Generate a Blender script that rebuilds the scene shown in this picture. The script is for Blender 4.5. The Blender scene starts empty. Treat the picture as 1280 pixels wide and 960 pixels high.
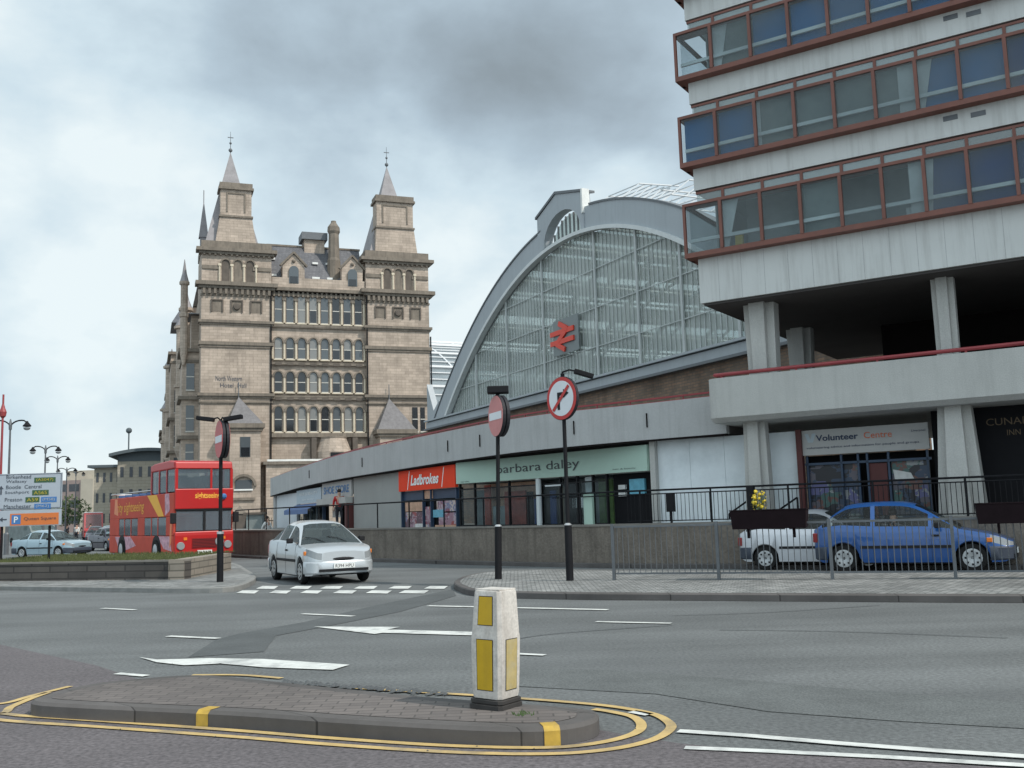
import bpy, bmesh, math, random
from math import sin, cos, pi, radians, sqrt, hypot, atan2, degrees
from mathutils import Matrix, Vector
random.seed(7)
scene = bpy.context.scene
C = scene.collection

# ------------------------------------------------------------------ camera
FPX, EYE, PITCH, ROLL = 1250.0, 1.55, radians(7.34), radians(-1.75)
cd = bpy.data.cameras.new('camera'); cam = bpy.data.objects.new('camera', cd); C.objects.link(cam)
cd.sensor_width = 36.0; cd.lens = FPX / 1280 * 36; cd.clip_end = 6000; cd.clip_start = 0.1
CM = Matrix.Rotation(pi/2 + PITCH, 4, 'X') @ Matrix.Rotation(ROLL, 4, 'Z')
cam.matrix_world = Matrix.Translation((0, 0, EYE)) @ CM
scene.camera = cam
scene.render.resolution_x = 1024; scene.render.resolution_y = 768

# ------------------------------------------------------------------ sun, sky
SUN_EL, SUN_DIR = radians(48), Vector((0.86, -0.51, 0)).normalized()
SUN_AZ = atan2(SUN_DIR.x, SUN_DIR.y)
world = bpy.data.worlds.new('World'); scene.world = world; world.use_nodes = True
def build_sky():
    nt = world.node_tree; nt.nodes.clear(); N = nt.nodes.new; L = nt.links.new
    out = N('ShaderNodeOutputWorld'); bg = N('ShaderNodeBackground'); bg.inputs['Strength'].default_value = 0.1
    sky = N('ShaderNodeTexSky'); sky.sky_type = 'NISHITA'; sky.sun_disc = False
    sky.sun_elevation = SUN_EL; sky.sun_rotation = SUN_AZ; sky.dust_density = 2.0
    tc = N('ShaderNodeTexCoord')
    mp = N('ShaderNodeMapping'); mp.inputs['Scale'].default_value = (1.0, 1.0, 1.6); mp.inputs['Location'].default_value = (0.35, 0.1, 0.2)
    L(tc.outputs['Generated'], mp.inputs['Vector'])
    n1 = N('ShaderNodeTexNoise'); n1.inputs['Scale'].default_value = 2.6; n1.inputs['Detail'].default_value = 6; n1.inputs['Roughness'].default_value = 0.48; n1.inputs['Distortion'].default_value = 0.1
    n2 = N('ShaderNodeTexNoise'); n2.inputs['Scale'].default_value = 5.5; n2.inputs['Detail'].default_value = 8; n2.inputs['Roughness'].default_value = 0.55; n2.inputs['Distortion'].default_value = 0.1
    L(mp.outputs['Vector'], n1.inputs['Vector']); L(mp.outputs['Vector'], n2.inputs['Vector'])
    def M(op, a, b=None, c=None, clamp=False):
        m = N('ShaderNodeMath'); m.operation = op; m.use_clamp = clamp
        for i, v in enumerate((a, b, c)):
            if v is None: continue
            if isinstance(v, (int, float)): m.inputs[i].default_value = v
            else: L(v, m.inputs[i])
        return m.outputs[0]
    def blob(d, width, amp):     # a soft lobe round one compass direction
        d = Vector(d).normalized()
        vm = N('ShaderNodeVectorMath'); vm.operation = 'DISTANCE'; L(tc.outputs['Generated'], vm.inputs[0]); vm.inputs[1].default_value = d
        q = M('DIVIDE', vm.outputs['Value'], width); q = M('MULTIPLY', q, q); q = M('MULTIPLY', q, -1); q = M('EXPONENT', q)
        return M('MULTIPLY', q, amp)
    t = M('ADD', M('MULTIPLY', M('SUBTRACT', n1.outputs['Fac'], .5), 1.5), M('MULTIPLY', M('SUBTRACT', n2.outputs['Fac'], .5), 1.0))
    t = M('ADD', t, 0.32)
    for d, w, a in SKY_LOBES: t = M('ADD', t, blob(d, w, a))
    ramp = N('ShaderNodeValToRGB'); cr = ramp.color_ramp
    cr.elements[0].position = 0.0; cr.elements[0].color = (0.84, 0.93, 0.95, 1)
    cr.elements[1].position = 1.0; cr.elements[1].color = (0.28, 0.335, 0.37, 1)
    for p, c in ((0.25, (0.64, 0.77, 0.84, 1)), (0.5, (0.47, 0.58, 0.66, 1)), (0.75, (0.36, 0.44, 0.50, 1))):
        e = cr.elements.new(p); e.color = c
    L(t, ramp.inputs['Fac'])
    sc = N('ShaderNodeVectorMath'); sc.operation = 'SCALE'; L(M('ADD', 10.6, blob((-.1, -.85, .5), .85, 9.0)), sc.inputs['Scale']); L(ramp.outputs['Color'], sc.inputs[0])  # added unseen bright sky behind the camera, lifting the shaded fronts
    mix = N('ShaderNodeMix'); mix.data_type = 'RGBA'; mix.inputs['Factor'].default_value = 0.9
    L(sky.outputs['Color'], mix.inputs['A']); L(sc.outputs['Vector'], mix.inputs['B'])
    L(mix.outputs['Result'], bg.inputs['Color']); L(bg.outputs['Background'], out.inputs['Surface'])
def ray(x, y): return CM.to_3x3() @ Vector(((x-640)/FPX, -(y-480)/FPX, -1))
SKY_LOBES = [(ray(620, 165), .17, .34), (ray(430, 150), .13, .26), (ray(790, 150), .14, .32), (ray(60, 40), .14, .12), (ray(300, 60), .14, .16), (ray(110, 230), .20, -.34), (ray(640, 330), .17, -.40), (ray(760, 215), .07, -.2), (ray(330, 20), .12, .1), (ray(170, 420), .2, -.1),
             (ray(130, 520), .12, .12), (ray(20, 20), .12, -.12)]
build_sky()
sd = bpy.data.lights.new('sun', 'SUN'); sd.energy = 3.1; sd.angle = radians(1.5); sd.color = (1.0, 0.94, 0.86)
sun = bpy.data.objects.new('sun', sd); C.objects.link(sun)
sun.rotation_euler = (SUN_DIR * cos(SUN_EL) + Vector((0, 0, sin(SUN_EL)))).to_track_quat('Z', 'Y').to_euler()
scene.view_settings.view_transform = 'Standard'; scene.view_settings.look = 'None'; scene.view_settings.gamma = 1; scene.view_settings.exposure = 0.0
scene.view_settings.use_curve_mapping = False
scene.cycles.max_bounces = 6; scene.cycles.transparent_max_bounces = 16

def gr(x, y, z=0.0):
    d = ray(x, y); t = (z-EYE)/d.z; return Vector((d.x*t, d.y*t, z))
def at(x, y, Y):
    d = ray(x, y); t = Y/d.y; return Vector((d.x*t, Y, EYE+d.z*t))

# ------------------------------------------------------------------ materials
MATS = {}
def _nt(name):
    m = bpy.data.materials.new(name); m.use_nodes = True; nt = m.node_tree
    return m, nt, nt.nodes['Principled BSDF']
def mat(name, col, rough=0.7, var=0.15, scale=3.0, bump=0.0, bscale=40, metal=0.0, streak=0.0, dirt=None, dirt_amt=0.0, spec=0.5, coat=0.0, speck=0.0, sscale=120, coord='Object', tracks=0.0):
    m, nt, b = _nt(name); N = nt.nodes.new; L = nt.links.new
    b.inputs['Roughness'].default_value = rough; b.inputs['Metallic'].default_value = metal; b.inputs['Specular IOR Level'].default_value = spec
    b.inputs['Coat Weight'].default_value = coat; b.inputs['Coat Roughness'].default_value = 0.05
    tc = N('ShaderNodeTexCoord'); co = tc.outputs[coord]
    n = N('ShaderNodeTexNoise'); n.inputs['Scale'].default_value = scale; n.inputs['Detail'].default_value = 8; n.inputs['Roughness'].default_value = 0.62
    L(co, n.inputs['Vector'])
    r = N('ShaderNodeMapRange'); r.inputs['From Min'].default_value = .28; r.inputs['From Max'].default_value = .72
    r.inputs['To Min'].default_value = 1-var; r.inputs['To Max'].default_value = 1+var; L(n.outputs['Fac'], r.inputs['Value'])
    val = r.outputs['Result']
    if speck:
        n3 = N('ShaderNodeTexNoise'); n3.inputs['Scale'].default_value = sscale; n3.inputs['Detail'].default_value = 2; L(co, n3.inputs['Vector'])
        r3 = N('ShaderNodeMapRange'); r3.inputs['From Min'].default_value = .3; r3.inputs['From Max'].default_value = .7
        r3.inputs['To Min'].default_value = 1-speck; r3.inputs['To Max'].default_value = 1+speck; L(n3.outputs['Fac'], r3.inputs['Value'])
        mm = N('ShaderNodeMath'); mm.operation = 'MULTIPLY'; L(val, mm.inputs[0]); L(r3.outputs['Result'], mm.inputs[1]); val = mm.outputs[0]
    if tracks:      # tyre-polished and oil-darkened lanes running along the road
        mpt = N('ShaderNodeMapping'); mpt.inputs['Scale'].default_value = (.07, .9, 1); mpt.inputs['Rotation'].default_value = (0, 0, radians(12)); L(co, mpt.inputs['Vector'])
        n4 = N('ShaderNodeTexNoise'); n4.inputs['Scale'].default_value = 1.0; n4.inputs['Detail'].default_value = 5; L(mpt.outputs['Vector'], n4.inputs['Vector'])
        r4 = N('ShaderNodeMapRange'); r4.inputs['From Min'].default_value = .35; r4.inputs['From Max'].default_value = .65; r4.inputs['To Min'].default_value = 1-tracks; r4.inputs['To Max'].default_value = 1+tracks; L(n4.outputs['Fac'], r4.inputs['Value'])
        m4 = N('ShaderNodeMath'); m4.operation = 'MULTIPLY'; L(val, m4.inputs[0]); L(r4.outputs['Result'], m4.inputs[1]); val = m4.outputs[0]
    sc = N('ShaderNodeVectorMath'); sc.operation = 'SCALE'; sc.inputs[0].default_value = col[:3]; L(val, sc.inputs['Scale'])
    c = sc.outputs['Vector']
    if streak or dirt:
        mp = N('ShaderNodeMapping'); mp.inputs['Scale'].default_value = (5, 5, 0.35) if streak else (1, 1, 1); L(co, mp.inputs['Vector'])
        n2 = N('ShaderNodeTexNoise'); n2.inputs['Scale'].default_value = 1.0 if streak else scale*.4; n2.inputs['Detail'].default_value = 7; n2.inputs['Roughness'].default_value = .65; L(mp.outputs['Vector'], n2.inputs['Vector'])
        r2 = N('ShaderNodeMapRange'); r2.inputs['From Min'].default_value = .48; r2.inputs['From Max'].default_value = .72
        r2.inputs['To Max'].default_value = streak or dirt_amt; L(n2.outputs['Fac'], r2.inputs['Value'])
        mx = N('ShaderNodeMix'); mx.data_type = 'RGBA'; L(r2.outputs['Result'], mx.inputs['Factor']); L(c, mx.inputs['A'])
        mx.inputs['B'].default_value = (*(dirt or tuple(v*.45 for v in col[:3])), 1); c = mx.outputs['Result']
    L(c, b.inputs['Base Color'])
    if bump:
        nb = N('ShaderNodeTexNoise'); nb.inputs['Scale'].default_value = bscale; nb.inputs['Detail'].default_value = 4; L(co, nb.inputs['Vector'])
        bm = N('ShaderNodeBump'); bm.inputs['Strength'].default_value = bump; bm.inputs['Distance'].default_value = 0.02; L(nb.outputs['Fac'], bm.inputs['Height']); L(bm.outputs['Normal'], b.inputs['Normal'])
    MATS[name] = m; return m
def mat_brick(name, c1, c2, mortar, bw, bh, msize=0.02, var=0.2, rough=0.85, flat=False, bump=0.3, dirt=0.0, off=0.5):
    """coursed masonry: u runs along the wall (x+y), v up; flat=True lays it on the ground"""
    m, nt, b = _nt(name); N = nt.nodes.new; L = nt.links.new
    b.inputs['Roughness'].default_value = rough
    tc = N('ShaderNodeTexCoord'); sx = N('ShaderNodeSeparateXYZ'); L(tc.outputs['Object'], sx.inputs[0])
    cx = N('ShaderNodeCombineXYZ')
    if flat: L(sx.outputs['X'], cx.inputs['X']); L(sx.outputs['Y'], cx.inputs['Y'])
    else:
        a = N('ShaderNodeMath'); a.operation = 'ADD'; L(sx.outputs['X'], a.inputs[0]); L(sx.outputs['Y'], a.inputs[1])
        L(a.outputs[0], cx.inputs['X']); L(sx.outputs['Z'], cx.inputs['Y'])
    br = N('ShaderNodeTexBrick'); br.inputs['Scale'].default_value = 1.0; br.inputs['Brick Width'].default_value = bw; br.inputs['Row Height'].default_value = bh
    br.inputs['Mortar Size'].default_value = msize; br.inputs['Mortar Smooth'].default_value = .3; br.inputs['Bias'].default_value = 0; br.offset = off
    br.inputs['Color1'].default_value = (*c1, 1); br.inputs['Color2'].default_value = (*c2, 1); br.inputs['Mortar'].default_value = (*mortar, 1)
    L(cx.outputs[0], br.inputs['Vector'])
    n = N('ShaderNodeTexNoise'); n.inputs['Scale'].default_value = .5; n.inputs['Detail'].default_value = 9; n.inputs['Roughness'].default_value = .7; L(tc.outputs['Object'], n.inputs['Vector'])
    r = N('ShaderNodeMapRange'); r.inputs['From Min'].default_value = .3; r.inputs['From Max'].default_value = .7; r.inputs['To Min'].default_value = 1-var; r.inputs['To Max'].default_value = 1+var; L(n.outputs['Fac'], r.inputs['Value'])
    sc = N('ShaderNodeVectorMath'); sc.operation = 'SCALE'; L(br.outputs['Color'], sc.inputs[0]); L(r.outputs['Result'], sc.inputs['Scale'])
    c = sc.outputs['Vector']
    if dirt:
        mp = N('ShaderNodeMapping'); mp.inputs['Scale'].default_value = (1.6, 1.6, .2); L(tc.outputs['Object'], mp.inputs['Vector'])
        n2 = N('ShaderNodeTexNoise'); n2.inputs['Scale'].default_value = 1.0; n2.inputs['Detail'].default_value = 8; n2.inputs['Roughness'].default_value = .7; L(mp.outputs['Vector'], n2.inputs['Vector'])
        r2 = N('ShaderNodeMapRange'); r2.inputs['From Min'].default_value = .5; r2.inputs['From Max'].default_value = .75; r2.inputs['To Max'].default_value = dirt; L(n2.outputs['Fac'], r2.inputs['Value'])
        mx = N('ShaderNodeMix'); mx.data_type = 'RGBA'; L(r2.outputs['Result'], mx.inputs['Factor']); L(c, mx.inputs['A']); mx.inputs['B'].default_value = (*(v*.3 for v in c1), 1); c = mx.outputs['Result']
    L(c, b.inputs['Base Color'])
    bm = N('ShaderNodeBump'); bm.inputs['Strength'].default_value = bump; bm.inputs['Distance'].default_value = 0.02; bm.invert = True
    L(br.outputs['Fac'], bm.inputs['Height']); L(bm.outputs['Normal'], b.inputs['Normal'])
    MATS[name] = m; return m
def mat_glass(name, tint, through=0.6, rough=0.03, base=None, noise=0.0):
    """window glass: part see-through, part reflecting, part of its own dusty colour, which can stand in for reflected sky"""
    m = bpy.data.materials.new(name); m.use_nodes = True; nt = m.node_tree; nt.nodes.clear(); N = nt.nodes.new; L = nt.links.new
    out = N('ShaderNodeOutputMaterial'); tr = N('ShaderNodeBsdfTransparent'); tr.inputs['Color'].default_value = (*tint, 1)
    pr = N('ShaderNodeBsdfPrincipled'); pr.inputs['Base Color'].default_value = (*(base or (0.02, 0.025, 0.03)), 1); pr.inputs['Roughness'].default_value = rough
    pr.inputs['Specular IOR Level'].default_value = 0.9
    mx = N('ShaderNodeMixShader'); mx.inputs['Fac'].default_value = 1-through
    if noise:
        tc = N('ShaderNodeTexCoord'); n = N('ShaderNodeTexNoise'); n.inputs['Scale'].default_value = .35; n.inputs['Detail'].default_value = 6; L(tc.outputs['Object'], n.inputs['Vector'])
        r = N('ShaderNodeMapRange'); r.inputs['From Min'].default_value = .3; r.inputs['From Max'].default_value = .7; r.inputs['To Min'].default_value = 1-through-noise; r.inputs['To Max'].default_value = 1-through+noise
        L(n.outputs['Fac'], r.inputs['Value']); L(r.outputs['Result'], mx.inputs['Fac'])
    L(tr.outputs[0], mx.inputs[1]); L(pr.outputs[0], mx.inputs[2]); L(mx.outputs[0], out.inputs['Surface'])
    MATS[name] = m; return m
def mat_posters(name, base, scale=3.0):
    """a window full of printed posters: blocks of ink colour, part of the print itself"""
    m, nt, b = _nt(name); N = nt.nodes.new; L = nt.links.new; b.inputs['Roughness'].default_value = .35
    tc = N('ShaderNodeTexCoord'); mp = N('ShaderNodeMapping'); mp.inputs['Scale'].default_value = (scale, scale, scale*1.3); L(tc.outputs['Object'], mp.inputs['Vector'])
    v = N('ShaderNodeTexVoronoi'); v.distance = 'CHEBYCHEV'; v.inputs['Scale'].default_value = 1.6; L(mp.outputs['Vector'], v.inputs['Vector'])
    n = N('ShaderNodeTexNoise'); n.inputs['Scale'].default_value = 5; n.inputs['Detail'].default_value = 5; L(mp.outputs['Vector'], n.inputs['Vector'])
    ramp = N('ShaderNodeValToRGB'); cr = ramp.color_ramp; cr.interpolation = 'CONSTANT'
    for i, (p, c) in enumerate(base):
        e = cr.elements[i] if i < 2 else cr.elements.new(p); e.position = p; e.color = (*c, 1)
    s = N('ShaderNodeSeparateColor'); L(v.outputs['Color'], s.inputs[0])
    mm = N('ShaderNodeMath'); mm.operation = 'MULTIPLY_ADD'; L(n.outputs['Fac'], mm.inputs[0]); mm.inputs[1].default_value = .5; L(s.outputs[0], mm.inputs[2])
    ms = N('ShaderNodeMath'); ms.operation = 'SUBTRACT'; L(mm.outputs[0], ms.inputs[0]); ms.inputs[1].default_value = .25
    L(ms.outputs[0], ramp.inputs['Fac']); L(ramp.outputs['Color'], b.inputs['Base Color'])
    MATS[name] = m; return m

mat('asphalt', (.122, .129, .129), .86, .2, .35, .35, 90, dirt=(.105, .112, .115), dirt_amt=.5, speck=.30, sscale=28, tracks=.16)
mat('asphalt_red', (.112, .100, .104), .88, .14, .5, .35, 90, speck=.36, sscale=28, tracks=.12, dirt=(.10, .09, .095), dirt_amt=.4)
mat('asphalt_band', (.108, .116, .115), .88, .25, 1.0, .3, 90, speck=.3, sscale=55)
mat('asphalt_patch', (.082, .089, .090), .88, .2, 1.2, .3, 90, speck=.2, sscale=55)
mat('tar', (.075, .08, .083), .7, .2, 3)
mat('paint_white', (.64, .65, .62), .6, .16, 6, 0, dirt=(.22, .23, .23), dirt_amt=.85)
mat('kerb_yellow', (.48, .31, .05), .7, .25, 9, dirt=(.16, .12, .07), dirt_amt=.8)
mat('paint_yellow', (.52, .37, .15), .7, .18, 5, 0, dirt=(.20, .17, .13), dirt_amt=.85)
mat_brick('setts', (.30, .30, .29), (.16, .165, .16), (.09, .092, .09), .17, .12, .014, .4, flat=True, bump=.6)
mat_brick('paving_blocks', (.155, .135, .125), (.118, .103, .097), (.075, .067, .062), .22, .105, .008, .25, flat=True, bump=.3)
mat_brick('kerb', (.105, .096, .092), (.085, .078, .074), (.035, .032, .03), .92, 9.0, .006, .4, bump=.3)
mat('kerb_pale', (.22, .22, .21), .85, .2, 4, .3, 60)
mat('terrace_slab', (.20, .20, .19), .85, .15, 1)
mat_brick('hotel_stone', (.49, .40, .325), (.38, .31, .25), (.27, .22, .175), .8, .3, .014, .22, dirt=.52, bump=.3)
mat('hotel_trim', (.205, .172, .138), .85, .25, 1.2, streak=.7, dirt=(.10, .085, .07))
mat('hotel_dark', (.12, .10, .083), .9, .25, 1.5)
mat('colonnette', (.60, .52, .40), .8, .12, 2)
mat_brick('slate', (.125, .125, .135), (.085, .087, .098), (.045, .045, .05), .35, .22, .012, .25, rough=.5, bump=.3)
mat('slate_pale', (.25, .235, .24), .6, .2, 1.5)
mat('slate_mid', (.16, .152, .155), .65, .25, 3)
mat('lead_white', (.75, .75, .72), .6, .1)
mat_glass('hotel_pane', (.5, .5, .5), .15, .08, (.10, .115, .125))
mat_glass('hotel_pane_dark', (.5, .5, .5), .1, .06, (.018, .02, .024))
mat_glass('hotel_pane_blind', (.5, .5, .5), .05, .2, (.22, .22, .21))
mat('sash', (.55, .53, .48), .6, .1)
mat('clad_grey', (.37, .40, .42), .55, .05, .6, streak=.25, dirt=(.2, .22, .23))
mat('clad_dark', (.14, .15, .16), .6, .1)
mat('rim_white', (.62, .64, .63), .5, .08)
mat('mullion_grey', (.46, .485, .475), .5, .1, 1)
mat('tube_white', (.58, .60, .61), .45, .05)
mat('rib_blue', (.50, .53, .55), .6, .1)
mat_glass('gable_glass', (.90, .95, .93), .58, .12, (.55, .58, .55), noise=.13)
mat_glass('roof_glass', (.95, .98, 1.0), .78, .2, (.65, .70, .72))
mat_glass('shed_glass', (.9, .95, .97), .40, .25, (.30, .34, .36), noise=.2)
mat('shed_deck', (.30, .32, .325), .8, .15, .4)
mat_brick('old_brick', (.24, .15, .10), (.15, .11, .08), (.12, .10, .085), .45, .15, .02, .3, dirt=.6)
mat('logo_red', (.72, .06, .03), .45, .03)
mat('logo_grey', (.20, .225, .225), .5, .05)
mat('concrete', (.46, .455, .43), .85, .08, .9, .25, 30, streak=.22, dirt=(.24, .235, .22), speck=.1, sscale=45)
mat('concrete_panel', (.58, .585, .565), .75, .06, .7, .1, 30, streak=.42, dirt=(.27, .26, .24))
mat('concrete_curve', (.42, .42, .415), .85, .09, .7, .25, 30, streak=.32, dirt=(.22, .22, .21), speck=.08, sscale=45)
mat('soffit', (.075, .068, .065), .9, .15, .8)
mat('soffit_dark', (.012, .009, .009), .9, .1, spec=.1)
mat('oxide', (.185, .07, .05), .6, .12, 2, streak=.3, dirt=(.10, .05, .04))
mat('oxide_dark', (.05, .035, .03), .8, .1)
mat_glass('office_glass', (.92, .96, .97), .78, .03, (.14, .16, .16), noise=.12)  # grey base colour, mixed unevenly, stands in for reflected sky
mat_glass('office_glass_top', (.9, .95, .95), .6, .05, (.40, .44, .44))
mat('blind_blue', (.022, .13, .32), .8, .12, 2)
mat('blind_navy', (.02, .05, .17), .8, .12, 2)
mat('blind_grey', (.20, .23, .225), .8, .2, 2)
mat('blind_pale', (.58, .62, .62), .8, .15, 2)
mat('interior', (.40, .43, .43), .9, .25, .6)
mat('interior_light', (.22, .24, .24), .9, .2, 1.5)
mat('sill_white', (.62, .66, .66), .6, .05)
mat('rail_red', (.30, .045, .05), .5, .15, 2)
mat('rail_black', (.012, .012, .014), .65, spec=.18, var=.15, scale=4) if 1 else mat('rail_black', (.012, .012, .014), .65, .15, 4)
mat('galv', (.13, .14, .15), .5, .15, 5, metal=.4)
mat('wall_rough', (.175, .150, .125), .95, .28, 1.3, .8, 18, streak=.6, dirt=(.075, .065, .055), speck=.14, sscale=14)
mat('coping', (.20, .185, .165), .9, .15, 2)
mat_brick('bed_stone', (.095, .085, .075), (.06, .054, .05), (.04, .036, .034), .8, .17, .02, .3, dirt=.4)
mat_brick('bed_stone_pale', (.27, .235, .195), (.20, .18, .15), (.12, .11, .09), .8, .17, .02, .25)
mat('shop_wall_grey', (.33, .335, .32), .8, .06, 1, streak=.12, dirt=(.22, .22, .2))
mat('board_white', (.76, .81, .83), .7, .10, .9, dirt=(.38, .43, .45), dirt_amt=.7)
mat('white_wall', (.60, .63, .66), .7, .05)
mat('sign_red', (.80, .055, .015), .6, .04, spec=.2)
mat('sign_green', (.40, .545, .46), .5, .03)
mat('sign_text_grey', (.06, .065, .07), .6, 0.02)
mat('sign_white', (.80, .80, .78), .45, .03)
mat('sign_cream', (.42, .415, .40), .5, .05)
mat('sign_blue', (.05, .16, .36), .5, .04)
mat('sign_greyblue', (.42, .49, .53), .5, .06)
mat('text_navy', (.03, .045, .09), .6, .02)
mat('text_orange', (.65, .15, .06), .6, .02)
mat('gold', (.10, .062, .025), .5, .05)
mat('awning_blue', (.10, .16, .32), .7, .1)
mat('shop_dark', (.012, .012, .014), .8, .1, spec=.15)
mat('shop_maroon', (.09, .02, .018), .6, .2, 2)
mat('screen_red', (.30, .06, .04), .7, .5, 3)
mat('shop_navy', (.03, .055, .10), .5, .15)
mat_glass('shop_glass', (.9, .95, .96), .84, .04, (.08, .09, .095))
mat_posters('posters_pink', [(0, (.10, .05, .07)), (.18, (.30, .17, .22)), (.34, (.42, .34, .38)), (.48, (.22, .06, .09)), (.6, (.16, .18, .30)), (.72, (.5, .42, .38)), (.86, (.30, .05, .05))], 1.6)
mat_posters('posters_mixed', [(0, (.015, .015, .02)), (.3, (.03, .05, .09)), (.5, (.10, .09, .11)), (.64, (.13, .06, .05)), (.74, (.05, .11, .10)), (.84, (.25, .26, .26)), (.93, (.10, .10, .22))], 1.5)
mat('ad_orange', (.50, .30, .20), .5, .3, 6)
mat('ad_blue', (.12, .38, .50), .4, .2, 6)
mat('ad_white', (.6, .6, .58), .5, .2, 6)
mat('plant_green', (.07, .12, .035), .7, .4, 6)
mat('leaf', (.075, .115, .035), .6, .3, 3)
mat('bark', (.10, .08, .06), .9, .2)
mat('flower_yellow', (.60, .45, .03), .6, .2, 8)
mat('grass', (.085, .10, .035), .9, .35, 3)
mat('planter_dark', (.014, .008, .010), .8, .2, 4, spec=.12)
mat('bollard_white', (.58, .545, .50), .5, .16, 7, streak=.65, dirt=(.27, .235, .205), speck=.12, sscale=40)
mat('bollard_yellow', (.56, .35, .010), .5, .08, 6, streak=.3, dirt=(.30, .2, .03))
mat('bollard_yellow_faded', (.46, .36, .15), .6, .2, 9, dirt=(.4, .38, .3), dirt_amt=.7)
mat('rubber', (.018, .018, .018), .8, .1)
mat('bollard_base', (.035, .032, .03), .75, .25, 5)
mat('disc_red', (.50, .035, .03), .4, .06, 4)
mat('disc_pink', (.55, .20, .19), .5, .08, 4)
mat('disc_white', (.70, .72, .74), .45, .05)
mat('disc_back', (.03, .03, .035), .6, .1, spec=.2)
mat('steel', (.6, .6, .6), .3, .05, metal=.8)
mat('board_grey', (.38, .42, .47), .5, .05)
mat('board_text', (.05, .06, .08), .6, .02)
mat('patch_green', (.04, .10, .045), .5, .05)
mat('patch_yellow', (.45, .36, .04), .5, .05)
mat('patch_blue', (.05, .17, .42), .5, .05)
mat('patch_orange', (.62, .17, .04), .5, .05)
mat('chrome', (.75, .75, .75), .15, .02, metal=1)
mat('hubcap', (.45, .47, .48), .35, .08, 8, metal=.5)
mat('tyre', (.016, .016, .016), .85, .1, spec=.2)
mat('car_blue', (.010, .070, .245), .3, .05, 2, metal=.1, coat=.7)
mat('car_silver', (.54, .57, .59), .3, .02, 2, metal=.35, coat=.6)
mat('car_grey', (.52, .54, .57), .35, .02, 2, metal=.35, coat=.5)
mat('car_paleblue', (.33, .44, .50), .35, .02, 2, metal=.3, coat=.5)
mat('car_dark', (.035, .03, .05), .3, .02, 2, metal=.2, coat=.5)
mat('car_red', (.40, .04, .04), .35, .03, 2, coat=.5)
mat('car_white', (.70, .71, .70), .35, .03, 2, coat=.5)
mat('trim_black', (.014, .014, .016), .6, .05, spec=.25)
mat('bumper_dark', (.035, .045, .065), .6, .05)
mat_glass('car_glass', (.88, .93, .92), .80, .02, (.05, .055, .055))
mat_glass('car_glass_bright', (.75, .84, .84), .62, .03, (.10, .125, .13))
mat_glass('lamp_glass', (.9, .9, .9), .10, .06, (.30, .32, .33))
mat('lamp_amber', (.75, .20, .02), .3, .02)
mat('lamp_red', (.22, .015, .015), .3, .02)
mat('plate_white', (.75, .76, .74), .5, .02)
mat('plate_yellow', (.65, .5, .08), .5, .02)
mat('seat_cloth', (.05, .05, .055), .9, .1)
mat('bus_red', (.43, .012, .012), .4, .05, 2, coat=.1)
mat('bus_red_side', (.50, .070, .042), .6, .12, 1.4, spec=.25)
mat('bus_yellow', (.80, .42, .05), .6, .06, 3)
mat('bus_orange', (.70, .20, .06), .4, .06, 3)
mat('bus_lilac', (.52, .30, .36), .6, .45, 5)
mat_glass('bus_glass', (.82, .9, .93), .58, .04, (.17, .21, .24), noise=.12)
mat_brick('far_stone', (.42, .375, .30), (.37, .33, .265), (.28, .25, .2), 1.2, .5, .03, .1)
mat('far_cream', (.46, .41, .33), .85, .08, .5)
mat('far_roof', (.09, .11, .12), .7, .1)
mat('far_window', (.05, .055, .065), .2, .2, 1)
mat('far_band', (.30, .23, .21), .85, .1)
mat('skin', (.50, .30, .22), .6, .08, 10)
mat('cloth_red', (.45, .03, .03), .9, .1, 8)
mat('cloth_dark', (.03, .032, .04), .9, .15, 8)
mat('cloth_white', (.65, .65, .63), .9, .08, 8)
mat('cloth_blue', (.07, .12, .24), .9, .1, 8)
mat('hair', (.03, .02, .015), .8, .2, 20)

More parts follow.
